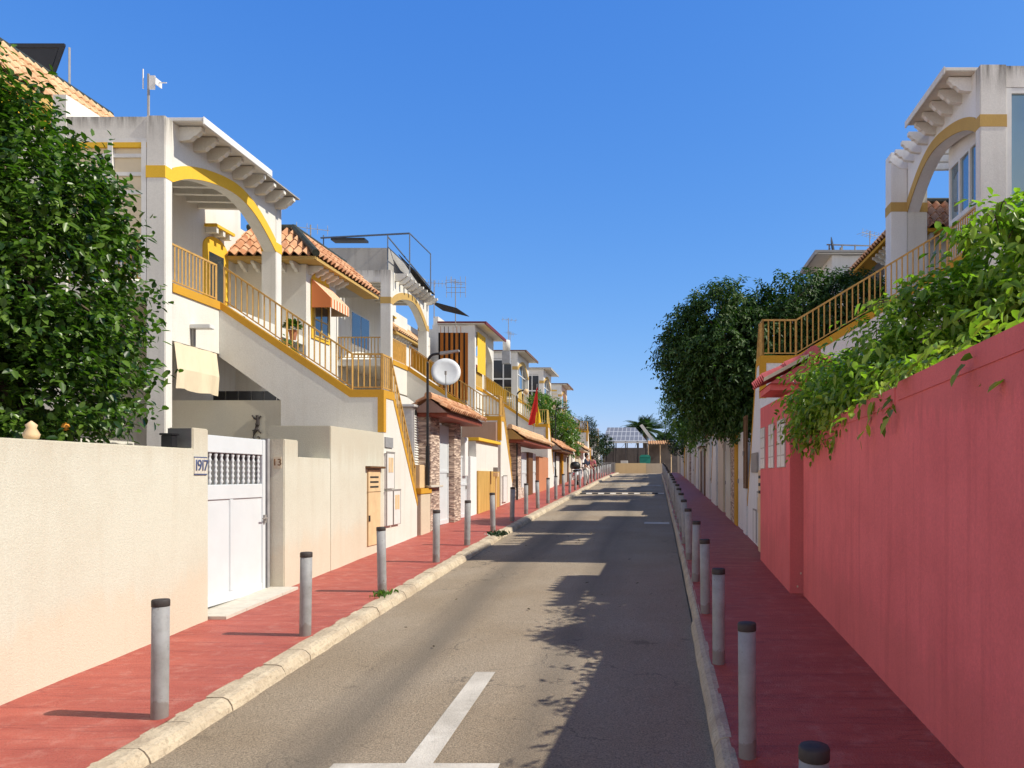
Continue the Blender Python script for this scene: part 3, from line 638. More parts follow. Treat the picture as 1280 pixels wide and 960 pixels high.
        for i in range(13):
            y = Y0 + .3 + 1.9 * i / 12; x = X(xh - .06 + .02 * math.sin(i * 2.1)); vs += [(x, y, zt + .75), (x, y, top - .3)]
            if i: b = 2 * i; fs.append((b-2, b, b+1, b-1))
        g.add(vs, fs); g.build('blind', 'yellow', H, recalc=False)
    elif st.get('front') == 'blinds':
        g = MB(); g.box(X(xh + pw + .01), X(bk + .3), Y0 + .06, Y0 + .09, zt + .9, top - .43); bl = g.build('blind', 'blind', H)
        g = MB(); g.box(X(xh + pw), X(bk + .3), Y0 + .02, Y0 + .14, top - .5, top - .425); 
        for a in (xh + pw + .05, xh + 1.05, bk + .2): g.box(X(a - .045), X(a + .045), Y0 + .0, Y0 + .13, zt, top - .5)
        for z in (top - .75, top - 1.1, top - 1.45): g.box(X(xh + pw), X(bk + .3), Y0 + .025, Y0 + .1, z - .035, z + .035)
        g.build('frame', 'whiteplastic', bl)
        g = MB(); g.box(X(xh + pw), X(bk + .3), Y0 + .01, Y0 + .14, top - .60, top - .505); g.build('trim', 'yellow', bl)
    elif st.get('front') == 'bigglass':
        g = MB(); g.box(X(xh + pw + .06), X(bk + .3), Y0 + .08, Y0 + .12, zt + .05, top - .45); fr = g.build('window', 'glassblue', H)
        g = MB(); g.box(X(xh + pw + .005), X(xh + pw + .11), Y0 + .03, Y0 + .16, zt, top - .43); g.box(X(xh + pw + .11), X(bk + .3), Y0 + .035, Y0 + .155, top - .53, top - .43); g.box(X(xh + pw + .11), X(bk + .3), Y0 + .04, Y0 + .15, zt + .8, zt + .9)
        g.build('frame', 'whiteplastic', fr)
        g = MB(); g.box(X(xh + .42), X(xh + .5), Y0 + .9, Y0 + 2.5, zt + 1.2, zt + 2.4); fr = g.build('window', 'glassblue', H)
        g = MB()
        for i in range(4): y = Y0 + .9 + 1.6 * i / 3; g.box(X(xh + .38), X(xh + .54), y - .04, y + .04, zt + 1.15, zt + 2.45)
        for z in (zt + 1.17, zt + 2.43): g.box(X(xh + .385), X(xh + .535), Y0 + .86, Y0 + 2.54, z - .05, z + .05)
        g.build('frame', 'whiteplastic', fr)
        MB().box(X(xh + .4), X(xh + .52), Y0 + .24, Y0 + 2.6, zt + 2.48, top - .3).build('enclosure_wall', 'cool', H); MB().box(X(xh + .4), X(xh + .52), Y0 + .24, Y0 + 2.6, zt, zt + 1.12).build('enclosure_wall', 'cool', H)
    if st.get('upper'):
        ux0, ux1 = xh + 3.7, xh + 6.5; uy0, uy1 = Y0 - 4.5, Y0 + 4.9; uz = 8.12
        u = MB(); u.box(X(ux0 + .4), X(ux1), uy0, uy1 - .4, zg, uz - .05); U = u.build('upper_storey', w, H)
        u = MB(); u.box(X(ux0 + .3), X(ux0 + .5), uy0, uy1 - .3, uz - .55, uz - .2); u.build('trim_band', 'yellow', U)
        u = MB(); u.box(X(ux0 + .02), X(ux0 + .5), uy0, uy1 - .3, uz - .2, uz - .03); u.build('eave_board', 'tan', U)
        u = MB(); tile_strip(u, (X(ux0), uy0, uz), (X(ux0), uy1, uz), (s * .85, 0, 1.05), 1.35, cut1=.0, per=.21); u.build('roof', 'tilepale', U, recalc=False)
        u = MB(); u.prism([(X(ux0 + .08), uz - .06), (X(ux1), uz - .06), (X(ux1), uz + .98), (X(ux0 + .88), uz + 1.0)], 'y', uy0, uy1 - .03); u.build('roof_core', 'beige', U)
        u = MB(); u.tube([(X(ux0 + .85), uy0, uz + 1.08), (X(ux0 + .85), uy1, uz + 1.08)], .08, 8); u.build('ridge_tile', 'ridge', U)
        u = MB()
        for i in range(12): y = uy0 + .6 + i * .8; u.lathe([(.02, -.02), (.13, .0), (.16, .1), (.1, .2), (.12, .32), (.18, .36)], (X(ux0 + .34), y, uz - .95), 10)
        u.build('baluster', 'white', U)
    if st.get('parapet'):
        u = MB(); u.box(X(xh + .3), X(xh + 2.6), Y0 + .6, Y0 + 5, top - .1, top + .95); u.build('roof_parapet', 'grey', H)
    if st.get('sideblock'):
        y0, y1 = Y0 - 3.7, Y0 - 1.75; a0 = xh + .75; z0 = 6.05
        u = MB(); u.box(X(a0), X(a0 + 3), y0, y1, zg, z0); u.build('side_block', w, H)
        u = MB(); tile_strip(u, (X(a0 - .5), y0 - .3, z0), (X(a0 - .5), y1 + .2, z0), (s * 1., 0, .55), 1.14); u.build('side_roof', 'tile', H, recalc=False)
    if st.get('roofbox'):
        u = MB(); u.box(X(xh + .5), X(xh + 3.), Y0 + 5.2, Y0 + 9, ze, ze + 1.6); u.build('roof_parapet', 'white', H)
    return H

XL, XBL, XR, XBR = 9.34, 5.82, 6.17, 2.22
ZL = [3.72, 4.12, 4.68, 5.22, 5.75, 6.2]
house(-1, 0, 14.46, ZL[0], XL, XBL, dict(front='blinds', aband='yellow', surround='yellow', upper=1, awning=1, slabm='cool', sheet=1, pillar='grime', beamm='grimeb', eave='tan'),
      'white house with yellow banded arch and tan outside stair, behind the big leafy tree')
house(-1, 1, 26.75, ZL[1], XL, XBL, dict(aband='tan', parapet=1, slab=0, surround='yellow', tile='tilepale', ridge='tilepale', kshift=2.1, pillar='grime', beamm='grimeb', eave='tan', screen='yellow', screen2='ochre'),
      'white house with pale arch and grey rooftop box, above the red brown gate porch')
house(-1, 2, 39.2, ZL[2], XL, XBL, dict(front='stripe', roof='flat', band='ochre', rail='rail_y', eave='redeave', stairw='white', noarchband=1, flatcover='redeave', kshift=2.1, screen='yellow'),
      'house with orange and black striped terrace curtain and dark red flat eave')
house(-1, 3, 51.3, ZL[3], XL, XBL, dict(front='glazed', rail='rail_y', band='ochre', roof='tile', flatcover='brown', kshift=2.1),
      'white house with dark four pane glazed terrace front, behind the street lamp with small globe')
house(-1, 4, 63.2, ZL[4], XL, XBL, dict(front='glazed', wall='cool', roof='flat', eave='grey', band='ochre', flatcover='grey', kshift=2.1),
      'fifth house on the left, small with dark glazed front, above the green shrubs')
house(-1, 5, 75.2, ZL[5] - .3, XL, XBL, dict(wall='pinkish', roof='flat', eave='redeave', band='tan', front='blinds', flatcover='brown', kshift=2.1),
      'farthest house of the left row, pinkish with a flat dark eave')
ZR_ = [4.45, 4.62, 5.45, 5.95, 6.4]
house(1, 0, 14.46, ZR_[0] + .0, XR, XBR, dict(front='bigglass', aband='tan', wall='cool', stairw='cool', slabm='whitew', tile='tile', ridge='ridge', eave='ochre', slablen=2.3, sideblock=1, lift=.24, pw=.50, kshift=.5, pier=1, pillar='grime', beamm='grimeb'),
      'white house at the right edge with big glazed front, arch and ochre stair railing')
for k in range(1, 5):
    house(1, k, 14.46 + 12.2 * k, ZR_[k], XR, XBR, dict(aband='tan', wall='cool', front=('blinds', 'glazed')[k % 2], roof='flat', eave='grey', kshift=2.1, flatcover='grey', noarchband=1, coverlen=2.6),
          '%s house of the right row, mostly hidden behind the ficus trees' % ORD[k])

# ------------------------------------------------------------------ text
def text_mesh(txt, size, depth=.004):
    cu = bpy.data.curves.new('lettering', 'FONT'); cu.body = txt; cu.size = size; cu.extrude = depth; cu.align_x = 'CENTER'; cu.align_y = 'CENTER'
    o = bpy.data.objects.new('lettering', cu); col.objects.link(o); bpy.context.view_layer.update()
    me = bpy.data.meshes.new_from_object(o.evaluated_get(bpy.context.evaluated_depsgraph_get())); bpy.data.objects.remove(o); bpy.data.curves.remove(cu); return me
def lettering(txt, size, m, parent, loc, rot):
    me = text_mesh(txt, size); me.materials.clear(); me.materials.append(M[m]); o = bpy.data.objects.new('lettering', me); col.objects.link(o)
    o.parent = parent; o.location = Vector(loc) - Vector(parent['_w']); o.rotation_euler = rot; return o

# ------------------------------------------------------------------ near left boundary
L_, R_ = -1, 1
def wallp(name, s, a0, a1, poly, m, label, cat='wall', group=None, bevel=.012):
    mb = MB(); mb.prism(poly, 'x', s * a0, s * a1); return tag(mb.build(name, m, bevel=bevel), label, cat, group)
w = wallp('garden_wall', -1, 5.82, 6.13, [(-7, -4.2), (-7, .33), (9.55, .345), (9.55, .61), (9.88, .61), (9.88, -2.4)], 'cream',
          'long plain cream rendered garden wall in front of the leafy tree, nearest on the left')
MB().box(-5.835, -6.128, 9.538, 9.549, .352, .60).build('end_panel', 'gatedark', w)
n = thing('house_number', 'blue and white number tiles reading 1917 on the cream gate pier', 'sign', (-5.815, 9.72, .2))
for i, ch in enumerate('1917'):
    mb = MB(); y = 9.60 + i * .068; mb.box(-5.817, -5.808, y - .032, y + .032, .03, .23); t = mb.build('tile', 'creamtile', n)
    lettering(ch, .20, 'blue', t, (-5.804, y, .13), (PI/2, 0, PI/2))
    mb = MB(); mb.box(-5.8165, -5.807, y - .033, y + .033, .015, .0295); mb.box(-5.8165, -5.807, y - .033, y + .033, .2305, .245); mb.build('border', 'blue', t)
# lantern / box on the wall top
mb = MB(); mb.box(-6.06, -5.93, 9.30, 9.42, .355, .50).box(-6.075, -5.915, 9.285, 9.435, .501, .525); o = mb.build('lantern', 'black', None, bevel=.006); tag(o, 'small black box lantern on top of the long cream wall', 'lantern')
# white gate
g = thing('metal_gate', 'white metal garden gate with turned baluster grille above two flat panels', 'gate', (-6.08, 10.7, zp(10.7)))
zb, zt_ = -1.80, .56
def plan(a0, a1, y0, y1, z0, z1): return MB().box(-a0, -a1, y0, y1, z0, z1)
mb = MB(); y0, y1 = 9.9, 11.78
for (q0, q1) in ((y0, y0 + .09), (y1 - .09, y1)): mb.box(-6.05, -6.11, q0, q1, zb, zt_)
mb.box(-6.051, -6.109, y0 + .09, y1 - .09, zt_ - .24, zt_ - .002); mb.box(-6.051, -6.109, y0 + .09, y1 - .09, -.33, -.12); mb.box(-6.051, -6.109, y0 + .09, y1 - .09, zb + .02, zb + .16)
mb.box(-6.052, -6.108, 10.80, 10.90, zb + .16, -.33)
mb.build('frame', 'gatewhite', g, bevel=.008)
mb = MB(); mb.box(-6.07, -6.095, y0 + .09, 10.80, zb + .16, -.33).box(-6.07, -6.095, 10.90, y1 - .09, zb + .16, -.33); mb.build('panel', 'gatewhite', g)
mb = MB(); mb.box(-6.16, -6.17, y0 + .05, y1 - .05, -.2, .4); mb.build('backing_mesh', 'gatedark', g)
for i in range(12):
    y = y0 + .17 + i * (y1 - y0 - .34) / 11
    mb = MB(); prof = [(.014, -.12)]
    for j in range(6): z = -.10 + j * .074; prof += [(.019, z), (.028, z + .025), (.016, z + .055)]
    prof += [(.018, .32)]; mb.lathe(prof, (-6.08, y, 0), 8); mb.build('baluster', 'gatewhite', g, smooth=True)
mb = MB(); mb.box(-6.02, -6.05, 11.70, 11.75, -.72, -.6).tube([(-6.0, 11.725, -.65), (-6.0, 11.60, -.65)], .012, 6); mb.build('handle', 'boxline', g)
mb = MB(); mb.box(-6.03, -6.13, 11.80, 11.87, zb, zt_ + .02); mb.build('jamb', 'metal', g)
mb = MB(); 
for i in range(4): y0_ = 9.9 + i * .5; mb.prism([(y0_ + .004, zp(y0_) + .004), (y0_ + .496, zp(y0_ + .496) + .004), (y0_ + .496, zp(y0_ + .496) + .045), (y0_ + .004, zp(y0_) + .045)], 'x', -5.60, -6.14)
tag(mb.build('doorstep', 'ledge'), 'pale tiled doorstep under the white metal gate', 'doorstep')
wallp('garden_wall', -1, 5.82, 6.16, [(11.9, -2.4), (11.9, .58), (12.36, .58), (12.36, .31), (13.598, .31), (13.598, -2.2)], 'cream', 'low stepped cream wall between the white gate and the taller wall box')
n = thing('house_number', 'small brass number 13 on the shaded side of the gate pier', 'sign', (-5.99, 11.9, .2))
mb = MB(); mb.box(-5.985, -5.865, 11.888, 11.8985, .12, .30); pl = mb.build('plate', 'beige', n); lettering('13', .15, 'brown', pl, (-5.925, 11.884, .21), (PI/2, 0, 0))
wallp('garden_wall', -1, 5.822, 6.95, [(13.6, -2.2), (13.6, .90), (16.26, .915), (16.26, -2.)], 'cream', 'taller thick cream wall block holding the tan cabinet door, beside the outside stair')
c = thing('meter_cabinet', 'tan metal cabinet door with three vent slots and a small hood, in the cream wall', 'cabinet', (-5.82, 15.64, -1.4))
mb = MB(); mb.box(-5.80, -5.83, 15.3, 16.0, -1.42, .13); dd = mb.build('door', 'tandoor', c, bevel=.006)
mb = MB()
for z in (-.04, -.14, -.24): mb.box(-5.795, -5.805, 15.42, 15.88, z, z + .035)
mb.build('vent_slot', 'dark', dd); mb = MB(); mb.box(-5.785, -5.80, 15.34, 15.40, -.92, -.80); mb.build('lock', 'black', dd)
mb = MB(); mb.box(-5.796, -5.806, 15.28, 16.02, -.33, -.32).box(-5.796, -5.806, 15.30, 15.315, -1.42, .13); mb.build('seam', 'brown', dd)
mb = MB(); mb.box(-5.72, -5.84, 15.22, 16.1, .155, .20); mb.build('hood', 'brown', c, bevel=.008)
def meterbox(s, a, y0, y1, z0, z1, label, win=True):
    c = thing('meter_box', label, 'meter box', (s * a, (y0 + y1) / 2, z0))
    mb = MB(); mb.box(s * (a - .05), s * (a + .05), y0, y1, z0, z1); mb.build('case', 'whiteplastic', c, bevel=.01)
    mb = MB(); mb.box(s * (a - .058), s * (a - .045), y0 - .02, y1 + .02, z1 - .005, z1 + .03).box(s * (a - .056), s * (a - .045), y0, y0 + .012, z0, z1).box(s * (a - .056), s * (a - .045), y1 - .012, y1, z0, z1); mb.build('trim', 'boxline', c)
    if win:
        mb = MB(); q = (y1 - y0)
        mb.box(s * (a - .056), s * (a - .045), y0 + q*.22, y0 + q*.48, z1 - .42, z1 - .1).box(s * (a - .056), s * (a - .045), y0 + q*.56, y0 + q*.82, z1 - .42, z1 - .1); mb.build('reading_window', 'tandoor', c)
    return c
meterbox(-1, 5.83, 16.32, 16.80, -.28, .50, 'upper white meter box on the white stair wall beside the tan cabinet')
meterbox(-1, 5.83, 16.32, 16.70, -1.08, -.32, 'left one of the two lower meter boxes on the white stair wall', False)
meterbox(-1, 5.83, 16.74, 17.20, -1.08, -.32, 'right one of the two lower meter boxes on the white stair wall')
mb = MB(); mb.box(-5.815, -5.845, 16.34, 16.82, .62, .84); n = mb.build('sign_plate', 'metal', None); tag(n, 'small grey plate with faint figures on the white stair wall above the meter boxes', 'sign')
# gecko ornament on the partition under the stair and the partition itself
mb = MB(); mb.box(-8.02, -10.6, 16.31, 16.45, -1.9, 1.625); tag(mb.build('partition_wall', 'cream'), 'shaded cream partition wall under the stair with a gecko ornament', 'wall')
k = .0172; cx, cz = -8.55, 1.30
mb = MB(); y = 16.285
body = [(cx, y, cz), (cx + .02, y, cz - .08), (cx + .01, y, cz - .2), (cx - .01, y, cz - .3), (cx - .06, y, cz - .38), (cx - .08, y, cz - .47), (cx - .03, y, cz - .54), (cx + .04, y, cz - .53), (cx + .055, y, cz - .47), (cx + .02, y, cz - .455)]
mb.tube(body, [.035, .03, .045, .042, .028, .02, .018, .016, .014, .02], 6)
for (dx, dz, ex, ez) in ((0, -.09, -.1, .0), (.01, -.09, .08, -.01), (0, -.28, -.09, -.33), (.01, -.28, .085, -.38)): mb.tube([(cx + dx, y, cz + dz), (cx + ex * .6, y, cz + (dz + ez) / 2 - .02), (cx + ex, y, cz + ez)], .018, 5)
tag(mb.build('gecko_ornament', 'cap'), 'dark iron gecko ornament with curled tail on the shaded cream partition wall', 'ornament')
# dark tiled strip under the blind, glass block column
mb = MB()
for i in range(8): mb.box(-8.06 - i * .3, -8.33 - i * .3, 17.9, 17.95, 1.35, 2.0)
tag(mb.build('ground_floor_window', 'darkglass'), 'row of small dark panes of the shaded ground floor, showing above the partition wall', 'window')
for i in range(3):
    pass
# canvas blind in the porch opening
mb = MB(); vs = []; fs = []; n = 14
for i in range(n + 1):
    y = 14.72 + 1.44 * i / n; x = -9.33 + .02 * math.sin(i * 1.3)
    vs += [(x, y, 2.60), (x + .06, y, 2.1), (x + .03 + .03 * math.sin(i * .9), y, 1.70 + .015 * math.sin(i * .7))]
    if i: b = 3 * i; fs += [(b-3, b, b+1, b-2), (b-2, b+1, b+2, b-1)]
mb.add(vs, fs); tag(mb.build('canvas_blind', 'blind', recalc=False), 'beige canvas blind hung across the porch opening under the terrace', 'blind')
# wall lamp on fascia
lm = thing('wall_lamp', 'pale L shaped wall lamp on the white fascia under the terrace', 'lamp', (-9.3, 15.3, 2.75))
MB().box(-9.34, -9.30, 15.28, 15.36, 2.62, 2.96).build('bracket', 'boxline', lm); MB().box(-8.95, -9.36, 15.25, 15.42, 2.965, 3.05).build('shade', 'whiteplastic', lm, bevel=.01)

# ------------------------------------------------------------------ gate porches
def porch(s, y0, y1, ar, zr_, hw, dz, label, m='tile', gable='mauve', soffit='redwood', pillars=(), group=None, pm='stone'):
    X = lambda a: s * a
    T = thing('gate_porch', label, 'porch', (X(ar), (y0 + y1) / 2, zp((y0 + y1) / 2)), group)
    mb = MB(); L = math.hypot(hw, dz)
    tile_strip(mb, (X(ar - hw), y0, zr_ - dz), (X(ar - hw), y1, zr_ - dz), (s * hw, 0, dz), L, per=.2)
    tile_strip(mb, (X(ar + hw), y0, zr_ - dz), (X(ar + hw), y1, zr_ - dz), (-s * hw, 0, dz), L, per=.2); rf = mb.build('roof', m, T, recalc=False)
    MB().tube([(X(ar), y0 - .04, zr_ + .04), (X(ar), y1, zr_ + .04)], .10, 10).build('ridge_tile', m if gable != 'pinkd' else 'pinkd', rf)
    MB().prism([(X(ar - hw + .08), zr_ - dz - .05), (X(ar + hw - .08), zr_ - dz - .05), (X(ar), zr_ - .03)], 'y', y0 + .05, y1 - .05).build('gable', gable, T)
    if gable == 'pinkd': MB().prism([(X(ar - hw - .02), zr_ - dz - .03), (X(ar - hw - .02), zr_ - dz + .03), (X(ar - .09), zr_ + .01), (X(ar - .09), zr_ - .05)], 'y', y0 - .03, y0 - .002).build('sunlit_verge', 'beige', T)  # pale strip stands in for sunlight along the rake edge
    MB().box(X(ar - hw + .1), X(ar + hw - .1), y0 + .12, y1 - .12, zr_ - dz - .15, zr_ - dz - .053).build('soffit_beam', soffit, T)
    for (p0, p1, pa0, pa1) in pillars:
        MB().box(X(pa0), X(pa1), p0, p1, zp(p0) - .1, zr_ - dz - .151).build('pillar', pm, T, bevel=.01)
    return T
def seg(name, s, a0, a1, y0, y1, ztop, m, label, cat, zbot=None, bevel=.01, group=None):
    zb = zp(y0) - .2 if zbot is None else zbot
    return tag(MB().box(s * a0, s * a1, y0, y1, zb, ztop).build(name, m, bevel=bevel), label, cat, group)
def door(s, a, y0, y1, ztop, label, m='gatewhite', zb=None, arch=False, louv=False, cat='gate', name='metal_gate'):
    zb = zp(y0) + .03 if zb is None else zb
    g = thing(name, label, cat, (s * a, (y0 + y1) / 2, zb)); f = .06; mb = MB()
    mb.box(s * a, s * (a + .05), y0, y0 + f, zb, ztop).box(s * a, s * (a + .05), y1 - f, y1, zb, ztop).box(s * (a + .001), s * (a + .049), y0 + f, y1 - f, ztop - f, ztop - .001).box(s * (a + .001), s * (a + .049), y0 + f, y1 - f, zb, zb + .12)
    zm = zb + (ztop - zb) * .52; mb.box(s * (a + .001), s * (a + .049), y0 + f, y1 - f, zm, zm + .07); mb.build('frame', m, g)
    MB().box(s * (a + .018), s * (a + .034), y0 + f, y1 - f, zb + .12, ztop - f).build('panel', m, g)
    if louv:
        mb = MB(); z = zm + .1
        while z < ztop - .12: mb.box(s * (a + .004), s * (a + .017), y0 + f, y1 - f, z, z + .04); z += .075
        mb.build('louvre', m, g)
    MB().box(s * (a - .03), s * (a + .0), y1 - .16, y1 - .12, zm - .12, zm).build('handle', 'boxline', g)
    return g

# left, second house boundary
seg('planter_box', -1, 5.80, 6.10, 18.75, 19.55, -.45, 'beige', 'small beige planter base with an ochre rim, at the foot of the first outside stair', 'planter')
seg('planter_rim', -1, 5.78, 6.12, 18.7, 19.6, -.31, 'ochre', 'ochre rim slab on the small beige planter base', 'ledge', -.448)  # painted rim of the planter base below
mb = MB(); mb.box(-5.86, -6.05, 18.85, 19.25, -.305, .28).box(-5.86, -6.05, 19.3, 19.55, -.305, .25); tag(mb.build('letter_box', 'tandoor', bevel=.01), 'tan letter box standing on the ochre rim slab', 'letter box')
seg('low_wall', -1, 5.84, 6.1, 19.62, 20.5, -.30, 'pebble', 'low pebble dashed wall under the stacked stone pillar', 'wall')
seg('ledge_stone', -1, 5.72, 6.1, 19.35, 20.45, -.24, 'ledge', 'pale stone ledge capping the low pebble dashed wall', 'ledge', -.298)
c = thing('louvred_cabinet', 'white louvred shutter cabinet behind the first street lamp', 'cabinet', (-6.4, 19.9, .2))
MB().box(-6.17, -6.62, 19.3, 20.35, -.2, 1.75).build('case', 'whiteplastic', c, bevel=.01); mb = MB()
for i in range(20): z = .28 + i * .065; mb.prism([(-6.168, z), (-6.14, z + .005), (-6.14, z + .015), (-6.168, z + .045)], 'y', 19.4, 20.25)
mb.build('louvre', 'whiteplastic', c); MB().box(-6.14, -6.168, 19.4, 20.25, 1.56, 1.68).build('slot', 'dark', c)
mb = MB()
for i in range(14): z = .3 + i * .1; mb.box(-6.19, -6.6, 19.29, 19.298, z, z + .085)
mb.build('siding', 'whiteplastic', c); MB().box(-6.1, -6.7, 19.2, 20.5, 1.752, 1.82).build('lid', 'whiteplastic', c, bevel=.01)
porch(-1, 19.45, 23.6, 5.82, 2.02, .54, .34, 'red brown gate porch on stacked stone pillars, behind the first street lamp', pillars=((19.66, 20.45, 5.83, 6.2), (21.95, 22.7, 5.83, 6.2)))
seg('pebble_pier', -1, 5.90, 6.12, 20.55, 20.75, 1.4, 'pebble', 'narrow pebble dashed strip between the stone pillar and the arched white door', 'wall')
g = door(-1, 5.98, 20.78, 21.93, 1.42, 'white panelled gate leaf under the red brown gate porch', zb=None)
door(-1, 5.95, 22.75, 23.9, .62, 'white sheet gate just past the second stone pillar of the first porch')
seg('garden_wall', -1, 5.84, 6.14, 23.92, 24.75, .62, 'cool', 'short white wall end beside the bamboo screened wall', 'wall')
seg('garden_wall', -1, 5.86, 6.1, 24.76, 28.2, 1.15, 'white', 'white panel wall with yellow coping above the bamboo screen', 'wall')
seg('wall_coping', -1, 5.76, 6.2, 24.7, 28.25, 1.26, 'yellow', 'yellow coping strip along the white wall above the bamboo screen', 'coping', 1.152)
seg('bamboo_screen', -1, 5.79, 5.855, 24.78, 28.15, .17, 'bamboo', 'golden bamboo screen fixed to the lower part of the white wall', 'screen')
seg('shaded_wall', -1, 5.98, 7.25, 28.40, 28.55, 2.02, 'mauve', 'shaded mauve wall under the second stair landing, behind the white panel wall', 'wall')
seg('lantern_pier', -1, 5.88, 6.2, 23.4, 23.8, 1.2, 'cool', 'white ornamental pier behind the white sheet gate', 'pier', .0)
n = thing('street_post', 'thin post with two small boxes in front of the bamboo screen', 'post', (-5.6, 26.6, zp(26.6)))
MB().tube([(-5.6, 26.6, zp(26.6)), (-5.6, 26.6, .0)], .025, 6).build('pole', 'tandoor', n); MB().box(-5.68, -5.52, 26.5, 26.7, -.02, .12).build('box', 'tandoor', n); MB().box(-5.68, -5.52, 26.5, 26.7, .15, .3).build('box', 'boxline', n)
meterbox(-1, 5.83, 28.75, 29.5, -1.0, .0, 'white meter box on the second stair wall past the bamboo screen', False)
# third house boundary
porch(-1, 30.5, 39.0, 5.85, 1.95, .62, .42, 'long orange gate porch with gable roof, under the red and yellow flag', m='tilepale', gable='tan', soffit='redwood', pillars=((31.9, 33.0, 5.86, 6.3),))
seg('low_wall', -1, 5.83, 6.1, 31.6, 33.6, -.5, 'pebble', 'low pebble dashed wall below the stone pillar of the orange porch', 'wall')
door(-1, 5.95, 33.65, 34.9, 1.05, 'left one of two white doors under the orange gate porch')
seg('garden_pier', -1, 5.86, 6.2, 34.95, 36.2, 1.1, 'brown', 'brown pier between the two white doors of the orange porch', 'pier')
door(-1, 5.95, 36.25, 37.6, 1.1, 'right one of two white doors under the orange gate porch')
seg('garden_wall', -1, 5.80, 6.1, 37.7, 40.9, .98, 'terra_wall', 'terracotta coloured wall just past the two white doors, below the flag', 'wall')

# ------------------------------------------------------------------ far boundaries: one wall, gate, pier or porch after another
used = {}
def uniq(base):
    used[base] = used.get(base, 0) + 1
    return base if used[base] == 1 else base + (', just beyond the first', ', third one there', ', fourth one there', ', fifth one there', ', sixth one there')[min(4, used[base] - 2)]
CN = {'white': 'white', 'cool': 'cool white', 'cream': 'cream', 'beige': 'beige', 'stone': 'stone faced', 'brown': 'brown', 'ochre': 'ochre', 'grey': 'grey', 'mauve': 'mauve', 'terra_wall': 'terracotta', 'gatewhite': 'white', 'pebble': 'pebble dashed'}
def boundary(s, a, y0, y1, rr, hlo=1.45, hhi=2.3):
    y = y0; last = ''
    while y < y1 - .5:
        kind = rr.choice([q for q in ('wall', 'gate', 'pier', 'wall', 'gate') if q != last]); last = kind
        wd = {'wall': rr.uniform(1.2, 2.6), 'gate': rr.uniform(.95, 1.5), 'pier': rr.uniform(.35, .6)}[kind]; wd = min(wd, y1 - y - .01)
        if wd < .3: break
        z = zp(y)
        if kind == 'wall':
            m = rr.choice(['white', 'cool', 'cream', 'beige', 'white', 'grey', 'cream']); h = rr.uniform(hlo, hhi)
            o = seg('garden_wall', s, a + rr.uniform(0, .04), a + .26, y + .01, y + wd, z + h, m, uniq('%s rendered wall beside the %s' % (CN[m], bref(s, y + wd/2))), 'wall')
            if rr.random() < .5:
                c = MB().box(s * (a - .05), s * (a + .3), y - .02, y + wd + .01, z + h + .001, z + h + .07).build('coping', rr.choice(['beige', 'brown', 'ledge', 'ochre']), o)
        elif kind == 'gate':
            m = rr.choice(['gatewhite', 'gatewhite', 'whiteplastic', 'brown' if s < 0 else 'gatewhite']); h = rr.uniform(1.7, 2.15)
            door(s, a + .09, y + .03, y + wd - .03, z + h, uniq('%s sheet gate beside the %s' % ('brown' if m == 'brown' else 'white', bref(s, y + wd/2))), m, louv=rr.random() < .4)
        else:
            m = rr.choice(['stone', 'brown', 'ochre', 'cool', 'beige', 'cream']); h = rr.uniform(2.0, 2.6)
            p = seg('garden_pier', s, a - .03, a + .36, y + .01, y + wd - .01, z + h, m, uniq('%s gate pier beside the %s' % (CN[m], bref(s, y + wd/2))), 'pier')
            MB().prism([(s * (a - .06), z + h + .001), (s * (a + .39), z + h + .001), (s * (a + .165), z + h + .16)], 'y', y - .01, y + wd + .01).build('cap', rr.choice(['tilepale', 'ledge']), p)
        y += wd
br = random.Random(21)
boundary(-1, 5.84, 43.4, 52.9, br); boundary(-1, 5.84, 55.5, 64.9, br); boundary(-1, 5.84, 67.4, 76.9, br)
porch(-1, 42.9, 49.5, 5.95, 2.05, .7, .5, 'grey and pink tiled gate porch behind the bushes, beyond the orange porch', m='tile', gable='grey', soffit='brown', pillars=((44.6, 45.1, 5.9, 6.3),))
porch(-1, 56.5, 61.5, 5.95, 2.5, .7, .5, 'pale ochre gate porch past the scooter', m='tilepale', gable='cream', soffit='beige', pillars=((57.5, 58, 5.9, 6.3),))
seg('garden_wall', -1, 5.84, 6.1, 77.2, 79.4, 2.6, 'cool', 'last white wall of the left row at the end of the street', 'wall')
# right side behind the stair
rr2 = random.Random(5)
p = seg('garden_pier', 1, 2.22, 2.6, 18.75, 19.35, -.32, 'cool', 'low white base below the brown framed gate by the right stair', 'pier')
door(1, 2.22, 18.77, 19.35, 1.5, 'brown wooden gate panel standing on a low white base past the right stair', 'brown', zb=-.31)
door(1, 2.26, 19.45, 20.9, 1.15, 'white gate nearest to the right stair under the big ficus', 'whiteplastic')
seg('garden_wall', 1, 2.22, 2.5, 20.95, 21.6, 1.2, 'ochre', 'narrow ochre pier next to the white gate under the big ficus', 'pier')
seg('garden_wall', 1, 2.23, 2.5, 21.65, 22.7, .95, 'stone', 'stone patched wall beside the narrow ochre pier on the right', 'wall')
seg('garden_wall', 1, 2.22, 2.5, 22.75, 24.2, 1.35, 'cream', 'cream wall past the stone patched wall on the right', 'wall')
boundary(1, 2.23, 24.3, 28.4, rr2, 2.0, 2.6)
for k in range(1, 5): boundary(1, 2.23, 14.46 + 12.2 * k + 4.3, 14.46 + 12.2 * (k + 1) + 1.7 if k < 4 else 79, rr2, 1.9, 2.8)

